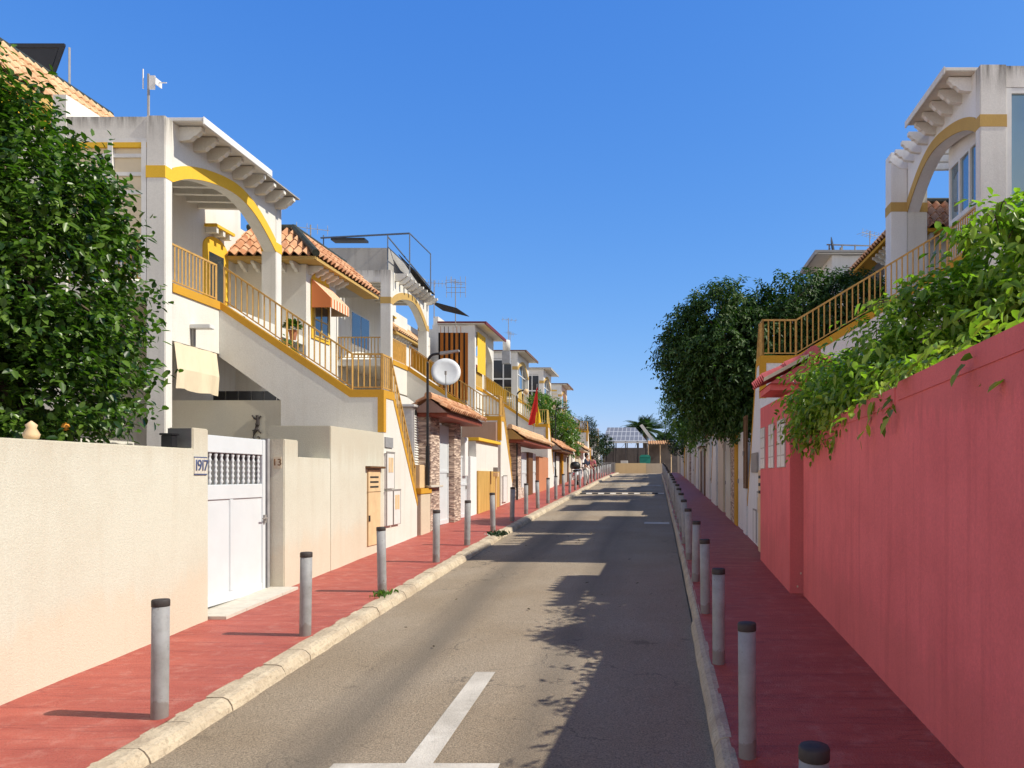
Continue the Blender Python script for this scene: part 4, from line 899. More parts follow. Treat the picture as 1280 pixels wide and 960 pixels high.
# ------------------------------------------------------------------ near right: rose wall, gate wall, porch
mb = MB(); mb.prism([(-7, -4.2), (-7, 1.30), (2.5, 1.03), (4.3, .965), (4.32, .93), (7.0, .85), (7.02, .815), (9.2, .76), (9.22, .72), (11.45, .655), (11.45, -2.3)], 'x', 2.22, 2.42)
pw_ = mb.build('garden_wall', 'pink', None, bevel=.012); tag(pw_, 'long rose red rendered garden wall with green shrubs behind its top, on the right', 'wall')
mb = MB()
for (q0, q1, z0, z1) in ((-7, 2.49, 1.30, 1.03), (2.51, 4.28, 1.03, .965), (4.34, 6.98, .93, .85), (7.04, 9.18, .815, .76), (9.24, 11.44, .72, .655)):
    mb.prism([(q0, z0 - .17), (q0, z0 + .012), (q1, z1 + .012), (q1, z1 - .17)], 'x', 2.211, 2.43)
mb.build('coping', 'pink', pw_, bevel=.01)
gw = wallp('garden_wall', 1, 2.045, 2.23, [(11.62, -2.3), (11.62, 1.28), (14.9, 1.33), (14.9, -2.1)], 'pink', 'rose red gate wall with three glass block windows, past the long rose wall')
MB().prism([(11.60, -2.3), (11.60, 1.10), (11.618, 1.10), (11.618, -2.3)], 'x', 2.05, 2.44).build('end_face_shade', 'pinkd', gw)  # darker rose puts the shadow on this wall end into its colour
for (y0, y1) in ((11.97, 12.74), (13.12, 13.72), (14.2, 14.75)):
    f = MB().box(2.025, 2.05, y0, y1, .14, .92).build('window', 'gblock', gw)
for (x, z) in ((2.2, -1.5), (2.28, -1.62), (2.25, -1.75), (2.15, -1.7), (2.3, -1.45)): MB().box(x, x + .02, 11.592, 11.6, z, z + .03).build('plaster_chip', 'beige', gw)
seg('gate_post', 1, 2.45, 2.6, 11.72, 11.9, 1.5, 'ochre', 'ochre post behind the gap between the two rose walls', 'post')
porch(1, 12.0, 13.4, 2.5, 1.92, .78, .40, 'small rose coloured tiled porch roof over the glass block gate wall', m='pinkd', gable='pinkd', soffit='pink')
c = thing('meter_cabinet', 'narrow tan cabinet with three dark slots between the rose wall and the white stair wall', 'cabinet', (2.1, 15.1, -1.5))
MB().box(2.07, 2.2, 14.92, 15.4, -1.52, .12).build('door', 'tandoor', c, bevel=.006); mb = MB()
for z in (-.05, -.2, -.35): mb.box(2.06, 2.075, 15.02, 15.3, z, z + .06)
mb.build('vent_slot', 'dark', c)
seg('garden_wall', 1, 2.22, 2.4, 14.92, 16.27, 1.2, 'cool', 'short white wall between the tan cabinet and the right stair', 'wall')
meterbox(1, 2.2, 15.6, 16.15, -1.35, -.35, 'white meter box at the foot of the right stair, nearest the tan cabinet'); meterbox(1, 2.21, 16.4, 16.9, -1.45, -.75, 'lower white meter box on the right stair wall', False)
seg('notice_board', 1, 2.195, 2.235, 16.6, 17.55, .52, 'boxline', 'grey flat notice board on the white right stair wall', 'board', .08)

# ------------------------------------------------------------------ lamps, antennas, dishes, flag
def lamp(y, ztop, label, globe=False):
    z0 = zp(y) if y > 25 else -.24; x = -5.80
    t = thing('street_lamp', label, 'street lamp', (x, y, z0), 'black street lamps on the left')
    pts = [(x, y, z0), (x, y, ztop - .22)] + [(x + .22 - .22 * math.cos(a), y, ztop - .22 + .22 * math.sin(a)) for a in (.4, .8, 1.2, PI/2)] + [(x + .42, y, ztop + .02)]
    MB().tube(pts, .032, 8).build('pole', 'black', t); MB().tube([(x, y, z0), (x, y, z0 + 1.0)], .05, 8).build('base', 'black', t)
    if globe: MB().lathe([(.02, -.15), (.08, -.11), (.11, -.02), (.09, .06), (.04, .09)], (x + .38, y, ztop - .02), 12).build('globe', 'tandoor', t, smooth=True)
    else: MB().prism([(x + .33, ztop - .03), (x + .8, ztop + .06), (x + .8, ztop + .1), (x + .33, ztop + .05)], 'y', y - .07, y + .07).build('head', 'metal', t)
lamp(19.3, 3.10, 'black street lamp with a flat grey head, beside the satellite dish', False)
lamp(31.7, 3.56, 'black street lamp with a small tan globe, in front of the orange gate porch', True)
lamp(43.9, 3.9, 'black street lamp in front of the bushes, third from the camera', False)
def dish(loc, r, rot, label, m='dish', pole=.6):
    t = thing('satellite_dish', label, 'satellite dish', loc); n = 28; mb = MB(); vs = []; prof = [(0, .0), (.35, .02), (.7, .085), (1, .17)]
    Mx = Matrix.Rotation(rot[2], 3, 'Z') @ Matrix.Rotation(rot[0], 3, 'X'); o = Vector(loc); T = lambda p: o + Mx @ (Vector(p) * r)
    def bowl(off):
        b = [T((0, off, 0))]
        for q, d in prof[1:]: b += [T((q * math.cos(2*PI*i/n), -d + off, q * math.sin(2*PI*i/n))) for i in range(n)]
        return b
    v1 = bowl(0); v2 = bowl(.03); N1 = len(v1); fs = []
    for bse in (0, N1):
        for i in range(n): fs.append((bse, bse + 1 + i, bse + 1 + (i + 1) % n))
        for k in range(2): fs += [(bse + 1 + k*n + i, bse + 1 + (k+1)*n + i, bse + 1 + (k+1)*n + (i+1) % n, bse + 1 + k*n + (i+1) % n) for i in range(n)]
    e = 1 + 2 * n; fs += [(e + i, e + (i+1) % n, N1 + e + (i+1) % n, N1 + e + i) for i in range(n)]
    mb.add(v1 + v2, fs); mb.build('reflector', m, t, smooth=True)
    f = T((0, -.75, -.35)); MB().tube([T((0, -.14, -.92)), f], .014, 5).tube([f - Vector((0, 0, .05)), f + Vector((0, 0, .08))], .04, 8).build('feed_arm', 'boxline', t)
    MB().tube([T((0, .1, 0)), T((0, .25, 0)), T((0, .25, 0)) - Vector((0, 0, pole))], .03, 6).build('mount', 'boxline', t)
dish((-7.35, 26.6, 3.62), .50, (R(-14), 0, R(14)), 'large white satellite dish beside the first street lamp', pole=1.1)
dish((6.75, 29.2, 8.75), .42, (R(-10), 0, R(70)), 'dark satellite dish on the right roof above the ficus', 'black', pole=.8)
def antenna(loc, h, label, arms=5, ax=0.):
    t = thing('tv_antenna', label, 'antenna', loc, 'tv antennas on the roofs'); p = Vector(loc)
    MB().tube([p, p + Vector((0, 0, h))], .022, 6).build('mast', 'boxline', t); mb = MB(); d = Vector((math.cos(ax), math.sin(ax), 0)); e = Vector((-math.sin(ax), math.cos(ax), 0)); tp = p + Vector((0, 0, h - .12))
    mb.tube([tp - d * .45, tp + d * .55], .012, 4)
    for i in range(arms): c = tp + d * (-.4 + .9 * i / max(1, arms - 1)); mb.tube([c - e * .3 + Vector((0, 0, .0)), c + e * .3], .008, 4); mb.tube([c - Vector((0, 0, .16)), c + Vector((0, 0, .16))], .008, 4)
    mb.build('aerial', 'metal', t); return t
t = thing('tv_antenna', 'single mast with a small white panel aerial on the first left house', 'antenna', (-10.35, 15.5, 6.0))
MB().tube([(-10.35, 15.5, 6.0), (-10.35, 15.5, 8.2)], .024, 6).build('mast', 'boxline', t)
mb = MB(); mb.box(-10.33, -10.21, 15.48, 15.5, 7.88, 8.16).box(-10.16, -10.14, 15.4, 15.6, 7.95, 8.08).tube([(-10.35, 15.5, 8.02), (-9.98, 15.5, 8.02)], .012, 5).tube([(-10.46, 15.5, 7.9), (-10.46, 15.5, 8.3)], .012, 5); mb.build('aerial', 'whiteplastic', t)
antenna((-10.1, 34.6, 7.2), 1.7, 'pale fishbone tv antenna behind the second house, left of the taller lattice aerial', 7, .3)
t = antenna((-10.0, 37.9, 7.4), 2.4, 'tall lattice tv antenna above the striped curtain terrace', 4, 1.2)
mb = MB()
for z in (9.15, 9.4, 9.65): mb.tube([(-10.45, 37.9, z), (-9.5, 37.9, z)], .012, 4)
for x in (-10.45, -10.2, -9.75, -9.5): mb.tube([(x, 37.9, 8.9), (x, 37.9, 9.95)], .012, 4)
mb.build('reflector', 'boxline', t)
antenna((-9.9, 51.0, 8.2), 2.4, 'spiky tv antenna above the dark glazed terrace house', 4, .5); antenna((-10.1, 52.6, 8.2), 1.8, 'shorter tv antenna just right of the spiky one, above the dark glazed house', 4, 1.3)
antenna((-11.0, 24.2, 7.0), 1.0, 'tiny tv antenna behind the tiled roof of the first left house', 4, .4)
antenna((8.3, 29.5, 7.8), 1.7, 'tv antenna on the right roof beside the dark dish', 5, .6)
# black shade awnings on left roofs, steel frame, water tank
def shade(name, pts, label, m='awning', cat='awning', th=.03):
    mb = MB(); n = len(pts); lo = [Vector(p) - Vector((0, 0, th)) for p in pts]; mb.add([Vector(p) for p in pts] + lo, [tuple(range(n)), tuple(range(n, 2*n))[::-1]] + [(i, (i+1) % n, n + (i+1) % n, n + i) for i in range(n)])
    return tag(mb.build(name, m), label, cat)
shade('shade_awning', [(-9.45, 27.9, 8.15), (-9.4, 30.6, 7.5), (-8.9, 30.6, 7.3), (-8.85, 27.9, 7.55)], 'black shade awning on the roof edge of the second left house')
shade('shade_awning', [(-10.6, 35.5, 8.2), (-9.3, 35.5, 7.85), (-9.3, 37.8, 7.95), (-10.6, 37.8, 8.25)], 'black shade cloth stretched on the roof before the striped curtain')
fr = thing('roof_pergola', 'blue grey steel frame with flat top on the roof of the second left house', 'frame', (-10.4, 28.0, 7.2))
mb = MB(); z1 = 8.62
for (x, y) in ((-8.75, 27.0), (-8.75, 29.5), (-9.6, 27.2), (-11.9, 27.2)): mb.tube([(x, y, 7.2), (x, y, z1)], .022, 4)
mb.tube([(-12.0, 27.2, z1 - .1), (-8.75, 27.0, z1)], .035, 4).tube([(-8.75, 27, z1), (-8.75, 29.5, z1)], .022, 4).tube([(-9.6, 27.2, z1 - .05), (-8.75, 29.5, 7.3)], .025, 4).tube([(-8.75, 27, 7.4), (-9.6, 27.2, 8.2)], .02, 4); mb.build('bar', 'bluegrey', fr)
MB().box(-11.6, -10.4, 27.1, 27.5, 8.42, 8.5).build('panel', 'black', fr)
t = thing('water_tank', 'white rooftop water heater tank above the dark red eave', 'tank', (-9.6, 49, 8.0))
MB().lathe([(.0, 0), (.24, 0), (.24, .6), (.2, .7), (0, .72)], (-9.6, 48.8, 8.02), 16).build('tank', 'white', t, smooth=True); MB().box(-9.85, -9.35, 48.6, 49.0, 7.2, 8.01).build('stand', 'metal', t)
t = thing('solar_heater', 'dark solar panel tilted on the upper tiled roof, top left', 'solar panel', (-14.6, 18.2, 9.1))
mb = MB(); mb.prism([(-15.4, 10.22), (-13.98, 10.22), (-13.98, 10.17), (-14.3, 9.3), (-14.36, 9.3), (-14.1, 10.12), (-15.4, 10.12)], 'y', 17.95, 18.0); mb.prism([(-15.35, 10.1), (-14.12, 10.1), (-14.38, 9.35), (-15.35, 9.35)], 'y', 17.955, 17.995); mb.build('panel', 'black', t)
MB().tube([(-13.97, 18.1, 10.2), (-13.97, 18.1, 9.1)], .03, 4).build('leg', 'metal', t)
for i, (x, y, z, w, lab) in enumerate(((7.5, 29.4, 8.45, 1.0, 'tilted steel rack for solar panels on the right roof beside the dish'),)):
    t = thing('solar_rack', lab, 'frame', (x, y, z)); mb = MB()
    for q in (0, .5, 1.): mb.tube([(x - .8 + q * w, y, z - .5), (x - .8 + q * w, y, z + .5)], .03, 4)
    mb.tube([(x - .9, y, z + .5), (x + .9, y, z + .45)], .03, 4).tube([(x - .9, y, z + .25), (x + .9, y, z + .2)], .03, 4); mb.build('bar', 'boxline', t)
# flag
fl = thing('flag', 'red and yellow flag hanging folded from a pole over the orange porch', 'flag', (-5.75, 36.0, 2.3))
MB().tube([(-5.85, 36.2, 1.6), (-5.62, 35.9, 4.35)], .02, 6).build('pole', 'metal', fl)
for nm, m, w0, w1, dx in (('red_cloth', 'red', .03, .23, -.12), ('yellow_cloth', 'flagy', .02, .14, .13)):
    mb = MB(); vs = []; fs = []; n = 14; q = 7
    zt0 = 4.15 if m == 'red' else 3.45
    for i in range(n + 1):
        t = i / n; z = zt0 + (2.45 - zt0) * t; w_ = w0 + (w1 - w0) * t; c = -5.62 + (-.06 + dx) * t
        for k in range(q + 1): u = k / q - .5; vs.append((c + u * 2 * w_, 35.88 + .05 * math.sin(u * 9 + t * 4) * t, z + .05 * math.sin(u * 5)))
    for i in range(n):
        for k in range(q): b = i * (q + 1) + k; fs.append((b, b+1, b+q+2, b+q+1))
    mb.add(vs, fs); mb.build(nm, m, fl, recalc=False, smooth=True)

# ------------------------------------------------------------------ foliage
def leaves(name, C, D, U, ln, wr, m, parent, fold=.25, droop=.15):
    """one mesh of folded leaf blades: C bases, D directions, U face normals"""
    C = np.asarray(C, float); D = np.asarray(D, float); U = np.asarray(U, float); n = len(C); ln = np.asarray(ln, float).reshape(-1, 1) * np.ones((n, 1))
    D /= np.linalg.norm(D, axis=1, keepdims=True) + 1e-9
    S = np.cross(D, U); S /= np.linalg.norm(S, axis=1, keepdims=True) + 1e-9; U = np.cross(S, D)
    w = ln * wr / 2; dz = np.array([[0, 0, -1.]])
    P = [C, C + D*ln*.33 + S*w + U*w*fold, C + D*ln*.70 + S*w*.8 + U*w*fold + dz*ln*droop*.4, C + D*ln + dz*ln*droop, C + D*ln*.70 - S*w*.8 + U*w*fold + dz*ln*droop*.4, C + D*ln*.33 - S*w + U*w*fold]
    V = np.stack(P, 1).reshape(-1, 3) - np.array(parent['_w'])
    b = np.arange(n)[:, None] * 6
    F = np.concatenate([b + np.array([[0, 1, 2, 3]]), b + np.array([[0, 3, 4, 5]])], 1).reshape(-1, 4)
    me = bpy.data.meshes.new(name); me.vertices.add(len(V)); me.vertices.foreach_set('co', V.ravel()); me.loops.add(F.size); me.loops.foreach_set('vertex_index', F.ravel().astype(np.int32))
    me.polygons.add(len(F)); me.polygons.foreach_set('loop_start', (np.arange(len(F)) * 4).astype(np.int32)); me.update(calc_edges=True); me.validate()
    me.materials.append(M[m]); o = bpy.data.objects.new(name, me); col.objects.link(o); o.parent = parent; return o
def crown(lobes, ntwig, per, ln, seed, up=.35, shell=.62, gap=.0, gapscale=.9, hang=0., twl=.3, outw=1.):
    rs = np.random.RandomState(seed); wts = np.array([l[3]*l[4] + l[4]*l[5] + l[3]*l[5] for l in lobes]); wts = wts / wts.sum()
    C, D, U, Ln = [], [], [], []; tw = []
    while len(tw) < ntwig:
        l = lobes[rs.choice(len(lobes), p=wts)]; d = rs.normal(size=3); d /= np.linalg.norm(d)
        r = shell + (1 - shell) * rs.rand() ** .6 if rs.rand() < .8 else rs.rand()
        r *= 1 + .22 * noise.noise(Vector(d * 2.2 + np.array(l[:3])))
        p = np.array(l[:3]) + d * r * np.array(l[3:6])
        if gap and noise.noise(Vector(p * gapscale) + Vector((seed, 0, 0))) < -.35 + gap * rs.rand() - .1 * (r < .8): continue
        if any(np.sum(((p - np.array(q[:3])) / np.array(q[3:6])) ** 2) < .30 for q in lobes if q is not l) and rs.rand() < .7: continue
        dr = d * outw + rs.normal(size=3) * .5 + np.array([0, 0, up - hang]); dr /= np.linalg.norm(dr); tw.append(p)
        s = rs.normal(size=3); s = np.cross(dr, s); s /= np.linalg.norm(s); t = np.cross(dr, s)
        L = twl * rs.uniform(.6, 1.4)
        for j in range(per):
            a = j * 2.4 + rs.rand(); q = (j + .5) / per
            out = s * math.cos(a) + t * math.sin(a); ld = dr * .55 + out * .9 + np.array([0, 0, -hang * 1.2]) + rs.normal(size=3) * .25
            C.append(p + dr * L * q + np.array([0, 0, -hang * L * q * q])); D.append(ld); U.append(dr * .6 + np.array([0, 0, .9]) + rs.normal(size=3) * .35); Ln.append(ln * rs.uniform(.65, 1.25))
    return C, D, U, Ln, tw
def tree(name, label, cat, base, trunk, tr, lobes, ntwig, per, ln, wr, m, seed, group=None, limbs=10, **kw):
    T = thing(name, label, cat, base, group); C, D, U, Ln, tw = crown(lobes, ntwig, per, ln, seed, **kw)
    leaves('crown', C, D, U, Ln, wr, m, T)
    mb = MB(); b = Vector(base); t = Vector(trunk); rr = random.Random(seed)
    mid = b.lerp(t, .5) + Vector((rr.uniform(-.1, .1), rr.uniform(-.1, .1), 0)); mb.tube([b - Vector((0, 0, .2)), b + Vector((0, 0, .1)), mid, t], [tr * 1.5, tr * 1.15, tr, tr * .8], 9); mb.build('trunk', 'bark', T, smooth=True)
    mb = MB()
    for i in range(limbs):
        e = Vector(tw[rr.randrange(len(tw))]); l = lobes[i % len(lobes)]; c = Vector(l[:3]); k = t.lerp(c, .6) + Vector((rr.uniform(-.2, .2),) * 3); mb.tube([t - Vector((0, 0, .15)), k, k.lerp(e, .6), e], [tr * .6, tr * .35, tr * .18, tr * .06], 6)
    mb.build('limb', 'bark', T, smooth=True); return T
# big leafy citrus tree on the left
tree('citrus_tree', 'big dark leafy citrus tree behind the long cream garden wall at left', 'tree', (-7.9, 9.2, zp(9.2)), (-7.95, 9.2, .6), .13,
     [(-8.0, 9.2, 2.7, 1.25, 1.25, 1.85), (-7.65, 9.05, 1.3, 1.25, 1.1, 1.05), (-8.6, 9.1, 3.3, 1.05, 1.1, 1.55), (-7.45, 9.15, 2.2, .95, .95, 1.15), (-8.9, 9.3, 1.3, 1.2, 1.2, 1.3), (-7.85, 9.2, 3.75, .55, .6, .7), (-8.6, 9.2, 4.45, .45, .55, .8), (-7.35, 8.75, .85, .95, .6, .55), (-8.4, 8.8, .8, 1.0, .6, .6), (-7.1, 9.1, 3.0, .5, .6, .55)],
     3900, 10, .112, .52, 'lf_citrus', 3, limbs=26, gap=.30, gapscale=1.5, twl=.42, up=.55, shell=.55)
tag(MB().lathe([(.005, -.045), (.03, -.035), (.045, 0), (.03, .035), (.005, .045)], (-6.6, 8.5, .55), 12).build('orange', 'orangefruit', smooth=True), 'small orange fruit low in the citrus tree just above the wall', 'fruit')
tag(MB().lathe([(.005, -.06), (.06, -.04), (.07, .0), (.04, .06), (.05, .09), (.005, .13)], (-6.0, 7.3, .40), 10).build('wall_finial', 'tandoor', smooth=True), 'small pale finial on top of the long cream wall under the citrus tree', 'finial')
# hanging shrubs along the rose wall: five clumps
vl = [('big leaved green shrub with arching shoots behind the rose wall, at the right edge', 9.3, .145, [(4.3, 9.2, 2.35, .8, .75, .95), (5.1, 9.3, 2.6, .8, .8, .9), (4.6, 8.8, 1.7, .9, .7, .6)], 860),
      ('green shrub left of the right edge shrub, tapering down to the rose wall', 9.4, .125, [(3.45, 9.3, 1.7, .58, .7, .62), (3.7, 9.2, 1.3, .6, .7, .6), (3.1, 9.2, 1.15, .5, .7, .45)], 780),
      ('low clump of green leaves above the middle of the rose wall', 9.6, .108, [(2.85, 9.4, 1.35, .5, .7, .55), (2.62, 9.4, 1.0, .42, .8, .36)], 560),
      ('farthest clump of green shrubs, drooping over the end of the rose wall', 10.6, .092, [(2.6, 10.5, 1.08, .55, .7, .48), (2.38, 10.7, .88, .28, .5, .26)], 800),
      ('thin creeper sprigs lying along the nearer top of the rose wall', 6.6, .12, [(2.56, 5.2, 1.0, .16, .8, .12), (2.54, 6.6, .95, .17, .9, .12), (2.52, 7.9, .90, .18, .8, .14)], 95)]
for i, (lab, y, lnf, lobes, nt) in enumerate(vl):
    x0 = lobes[0][0]; T = thing('shrub', lab, 'shrub', (x0 + .1, y, zp(y)), 'green shrubs behind the rose wall'); C, D, U, Ln, tw = crown(lobes, nt, 8, lnf, 40 + i, up=.25, hang=.35, gap=.28, gapscale=1.6, twl=.42, shell=.45)
    leaves('foliage', C, D, U, Ln, .5, 'lf_vine', T, droop=.3)
    mb = MB(); rr = random.Random(i)
    for j in range(14):
        e = Vector(tw[rr.randrange(len(tw))]); mb.tube([(max(2.5, x0) + rr.uniform(-.02, .15), y + rr.uniform(-.3, .3), zp(y)), (max(2.5, (x0 + e.x) / 2), (y + e.y) / 2, .4), e], [.03, .02, .006], 5)
    mb.build('stem', 'bark', T)
    if i < 2:
        C, D, U, Ln = [], [], [], []; rs = np.random.RandomState(90 + i)
        for j in range((12, 7)[i]):
            b0 = np.array([x0 + rs.uniform(-.4, .5), y + rs.uniform(-.5, .3), lobes[0][2] + lobes[0][5] - .35 + rs.uniform(-.2, .15)]); d = np.array([rs.uniform(-.85, .1), rs.uniform(-.4, .4), rs.uniform(.45, .85)]); L = rs.uniform(.6, 1.1); pts = []
            for q in range(7): t = q / 6; pts.append(b0 + d * L * t + np.array([0, 0, -.6 * L * t * t]))
            mb = MB(); mb.tube([tuple(p) for p in pts], .008, 4).build('shoot', 'bark', T)
            for q in range(1, 13): p = pts[min(6, q // 2)]; C.append(p + rs.normal(size=3) * .02); D.append(np.array([rs.uniform(-1, 1), rs.uniform(-1, 1), -.6 + rs.uniform(-.4, .3)])); U.append(np.array([0, 0, 1]) + rs.normal(size=3) * .4); Ln.append(lnf * rs.uniform(.7, 1.2))
        leaves('shoot_leaves', C, D, U, Ln, .48, 'lf_vine', T, droop=.35)
# ficus trees over the right pavement
tree('ficus_tree', 'huge dark ficus overhanging the right pavement beyond the ochre stair', 'tree', (2.95, 21.6, zp(21.6)), (2.9, 21.6, 1.3), .2,
     [(2.75, 21.4, 3.45, 2.1, 1.35, 1.85), (1.75, 21.7, 3.1, 1.5, 1.25, 1.75), (4.2, 21.4, 4.2, 1.9, 1.25, 1.5), (2.5, 20.7, 3.1, 1.2, .85, 1.5), (1.25, 22.0, 3.9, .95, 1.0, 1.1), (5.5, 21.6, 4.6, 1.5, 1.2, 1.1), (2.75, 21.0, 2.05, 1.0, .95, .95), (2.1, 21.6, 4.5, 1.2, 1.1, .85)],
     8200, 9, .12, .42, 'lf_ficus', 8, limbs=30, hang=.35, up=.3, gap=.1, twl=.38)
tree('ficus_tree', 'smaller bright green ficus behind the huge ficus along the right walls', 'tree', (2.9, 34.5, zp(34.5)), (2.8, 34.5, 2.0), .16,
     [(2.0, 34.6, 3.2, 1.5, 1.7, 1.5), (1.3, 35.4, 2.9, .95, 1.2, 1.2), (3.0, 35., 3.6, 1.5, 1.5, 1.4), (2.0, 33.8, 2.2, .9, 1.1, .9)],
     1500, 9, .13, .42, 'lf_bright', 9, limbs=14, hang=.35, gap=.1, twl=.4)
tree('ficus_tree', 'small dark round tree at the far end of the right walls', 'tree', (3.0, 60, zp(60)), (2.9, 60, 2.0), .15,
     [(2.6, 60, 3.2, 1.6, 1.6, 1.2), (2.2, 61, 2.5, 1.0, 1.2, .8)], 420, 8, .2, .45, 'lf_dark', 10, limbs=8, hang=.2, twl=.4)
# left shrubs in the distance
tree('shrub_tree', 'green bush spilling over the walls below the far left houses, behind the third lamp', 'tree', (-6.5, 47.5, zp(47.5)), (-6.4, 47.5, 2.0), .1,
     [(-6.2, 47, 3.7, .8, 1.3, .9), (-5.85, 49, 2.9, .75, 1.4, 1.1), (-5.6, 50.4, 2.2, .5, 1.0, .8), (-6.9, 46, 4.2, .7, .9, .6)], 640, 8, .17, .5, 'lf_bright', 12, limbs=10, gap=.1, twl=.35)
tree('shrub_tree', 'light green shrub on the terrace edge below the dark glazed terrace', 'tree', (-8.2, 50, zp(50)), (-8.2, 50, 3), .08,
     [(-7.6, 49.8, 4.7, .7, .9, .6)], 150, 8, .16, .5, 'lf_bright', 13, limbs=6, twl=.3)
tree('conifer_tree', 'dark pointed evergreen at the far end of the left pavement', 'tree', (-6.3, 71.5, zp(71.5)), (-6.3, 71.5, 2.5), .15,
     [(-6.2, 71.5, 2.6, 1.1, 1.2, 1.9), (-6.8, 72.2, 4.0, .8, .9, 1.5), (-5.8, 71.3, 2.0, .8, .9, 1.6), (-6.1, 71.6, 4.3, .4, .4, 1.2)], 800, 8, .2, .3, 'lf_dark', 14, limbs=8, up=.9, gap=.05, twl=.4)
# fallen twigs and leaves on the road
mb_ = thing('leaf_litter', 'scattered dry leaves and twigs lying on the road', 'litter', (-1.7, 12, zr(12))); mb_['kind'] = 'stuff'
C, D, U = [], [], []
for i in range(80):
    x = rnd.uniform(-3.5, .35); y = rnd.choice([rnd.uniform(6.5, 30), rnd.gauss(18.4, .5), rnd.uniform(8, 20)]); x = rnd.gauss(-2.0, .35) if abs(y - 18.4) < .6 and rnd.random() < .5 else x
    C.append((x, y, zr(y) + .035)); a = rnd.uniform(0, 6.3); D.append((math.cos(a), math.sin(a), .1)); U.append((rnd.gauss(0, .3), rnd.gauss(0, .3), 1))
M['lf_dry'] = leafmat('dry leaf', (.05, .035, .02), (.14, .09, .04), .1, .8)
leaves('dry_leaves', C, D, U, [rnd.uniform(.03, .085) for _ in C], .45, 'lf_dry', mb_, droop=-.1)
# weeds at the kerb
T = thing('weed', 'small tuft of weeds growing at the left kerb by the third bollard', 'plant', (-4.1, 11.45, zp(11.45)))
C = [(-4.1 + rnd.gauss(0, .06), 11.45 + rnd.gauss(0, .12), zp(11.45)) for _ in range(60)]
leaves('foliage', C, [(rnd.gauss(0, .5), rnd.gauss(0, .5), 1) for _ in C], [(rnd.gauss(0, 1), rnd.gauss(0, 1), .2) for _ in C], [rnd.uniform(.05, .13) for _ in C], .3, 'lf_bright', T)
T = thing('weed', 'dark weedy clump at the left kerb by the sixth bollard', 'plant', (-4.0, 19.0, zp(19.0)))
C = [(-3.95 + rnd.gauss(0, .1), 19.0 + rnd.gauss(0, .2), zp(19) - .03) for _ in range(110)]
leaves('foliage', C, [(rnd.gauss(0, .6), rnd.gauss(0, .6), 1) for _ in C], [(rnd.gauss(0, 1), rnd.gauss(0, 1), .2) for _ in C], [rnd.uniform(.08, .2) for _ in C], .3, 'lf_dark', T)
# potted succulent by the second pillar
T = thing('potted_plant', 'small round leaved succulent in a pot on the stair of the first house', 'plant', (-8.0, 16.75, 3.0))
MB().lathe([(.06, -.12), (.09, .06), (.1, .06), (.1, .09), (.07, .09)], (-8.0, 16.75, 3.12), 14).build('pot', 'pot', T, smooth=False)
C = []; D = []
for i in range(60): d = Vector((rnd.gauss(0, 1), rnd.gauss(0, 1), rnd.uniform(.1, 1.2))).normalized(); C.append((-8.0 + d.x * .07, 16.75 + d.y * .07, 3.24 + d.z * .12)); D.append(d)
leaves('foliage', C, D, [(0, 0, 1)] * 60, .17, .7, 'lf_citrus', T)
T = thing('potted_plant', 'bushy green potted plant behind the stair railing of the first house', 'plant', (-8.6, 17.6, 2.75))
MB().lathe([(.09, -.12), (.12, .1), (.14, .1), (.14, .14), (.08, .14)], (-8.6, 17.6, 2.72), 14).build('pot', 'pot', T)
C = [(-8.6 + rnd.gauss(0, .14), 17.6 + rnd.gauss(0, .14), 2.85 + abs(rnd.gauss(0, .14))) for _ in range(140)]
leaves('foliage', C, [(rnd.gauss(0, 1), rnd.gauss(0, 1), .8) for _ in C], [(0, 0, 1)] * 140, .12, .4, 'lf_bright', T)

# ------------------------------------------------------------------ far end of the street
gy = zp(84)
seg('end_wall', -1, 1.2 - .1, 4.6, 84.0, 84.25, 1.42, 'sand', 'low sunlit beige wall closing the far end of the street', 'wall', gy - .3)  # sunlight on this wall is put into its warm sand colour
seg('end_wall', 1, -1.1, 1.0, 84.6, 84.85, 1.40, 'beige', 'shaded end wall to the right of the low beige wall', 'wall', gy - .3)
f = thing('metal_fence', 'pale vertical bar fence beside the low beige end wall', 'fence', (-5.4, 83.8, gy)); mb = MB()
for i in range(20): mb.box(-6.15 + i * .085, -6.15 + i * .085 + .05, 83.75, 83.8, gy, 1.5)
mb.build('bar', 'metal', f); MB().box(-6.2, -4.5, 83.801, 83.83, 1.35, 1.42).box(-6.2, -4.5, 83.801, 83.83, .6, .67).build('frame', 'metal', f)
seg('white_pillar', -1, 6.2, 6.5, 83.4, 83.7, 4.1, 'white', 'tall thin white pillar at the left of the end fence', 'pillar', gy - .2)
sh = thing('solar_canopy', 'open shed with sloping solar panel roof behind the low beige end wall', 'shed', (-3.3, 92, gy))
MB().add([(-6.3, 90, 4.15), (-1.1, 90, 4.15), (-2.6, 95.5, 6.1), (-6.1, 95.5, 6.1), (-6.3, 90, 4.05), (-1.1, 90, 4.05), (-2.6, 95.5, 6.0), (-6.1, 95.5, 6.0)], [(0, 1, 2, 3), (7, 6, 5, 4), (0, 4, 5, 1), (1, 5, 6, 2), (2, 6, 7, 3), (3, 7, 4, 0)]).build('solar_roof', 'solar', sh)
for x in (-6.2, -5.0, -3.6, -2.2, -1.2):
    MB().tube([(x, 90, gy), (x, 90, 4.1)], .07, 6).build('post', 'cap', sh); MB().tube([(x, 95, gy), (x, 95, 5.6 if x < -2.5 else 4.9)], .07, 6).build('post', 'cap', sh)
MB().box(-6.4, -1.0, 89.9, 90.0, 3.9, 4.04).build('gutter', 'white', sh)
MB().box(-6.6, 3.5, 97, 97.2, gy, 3.6).build('back_wall', 'shed_shade', sh)
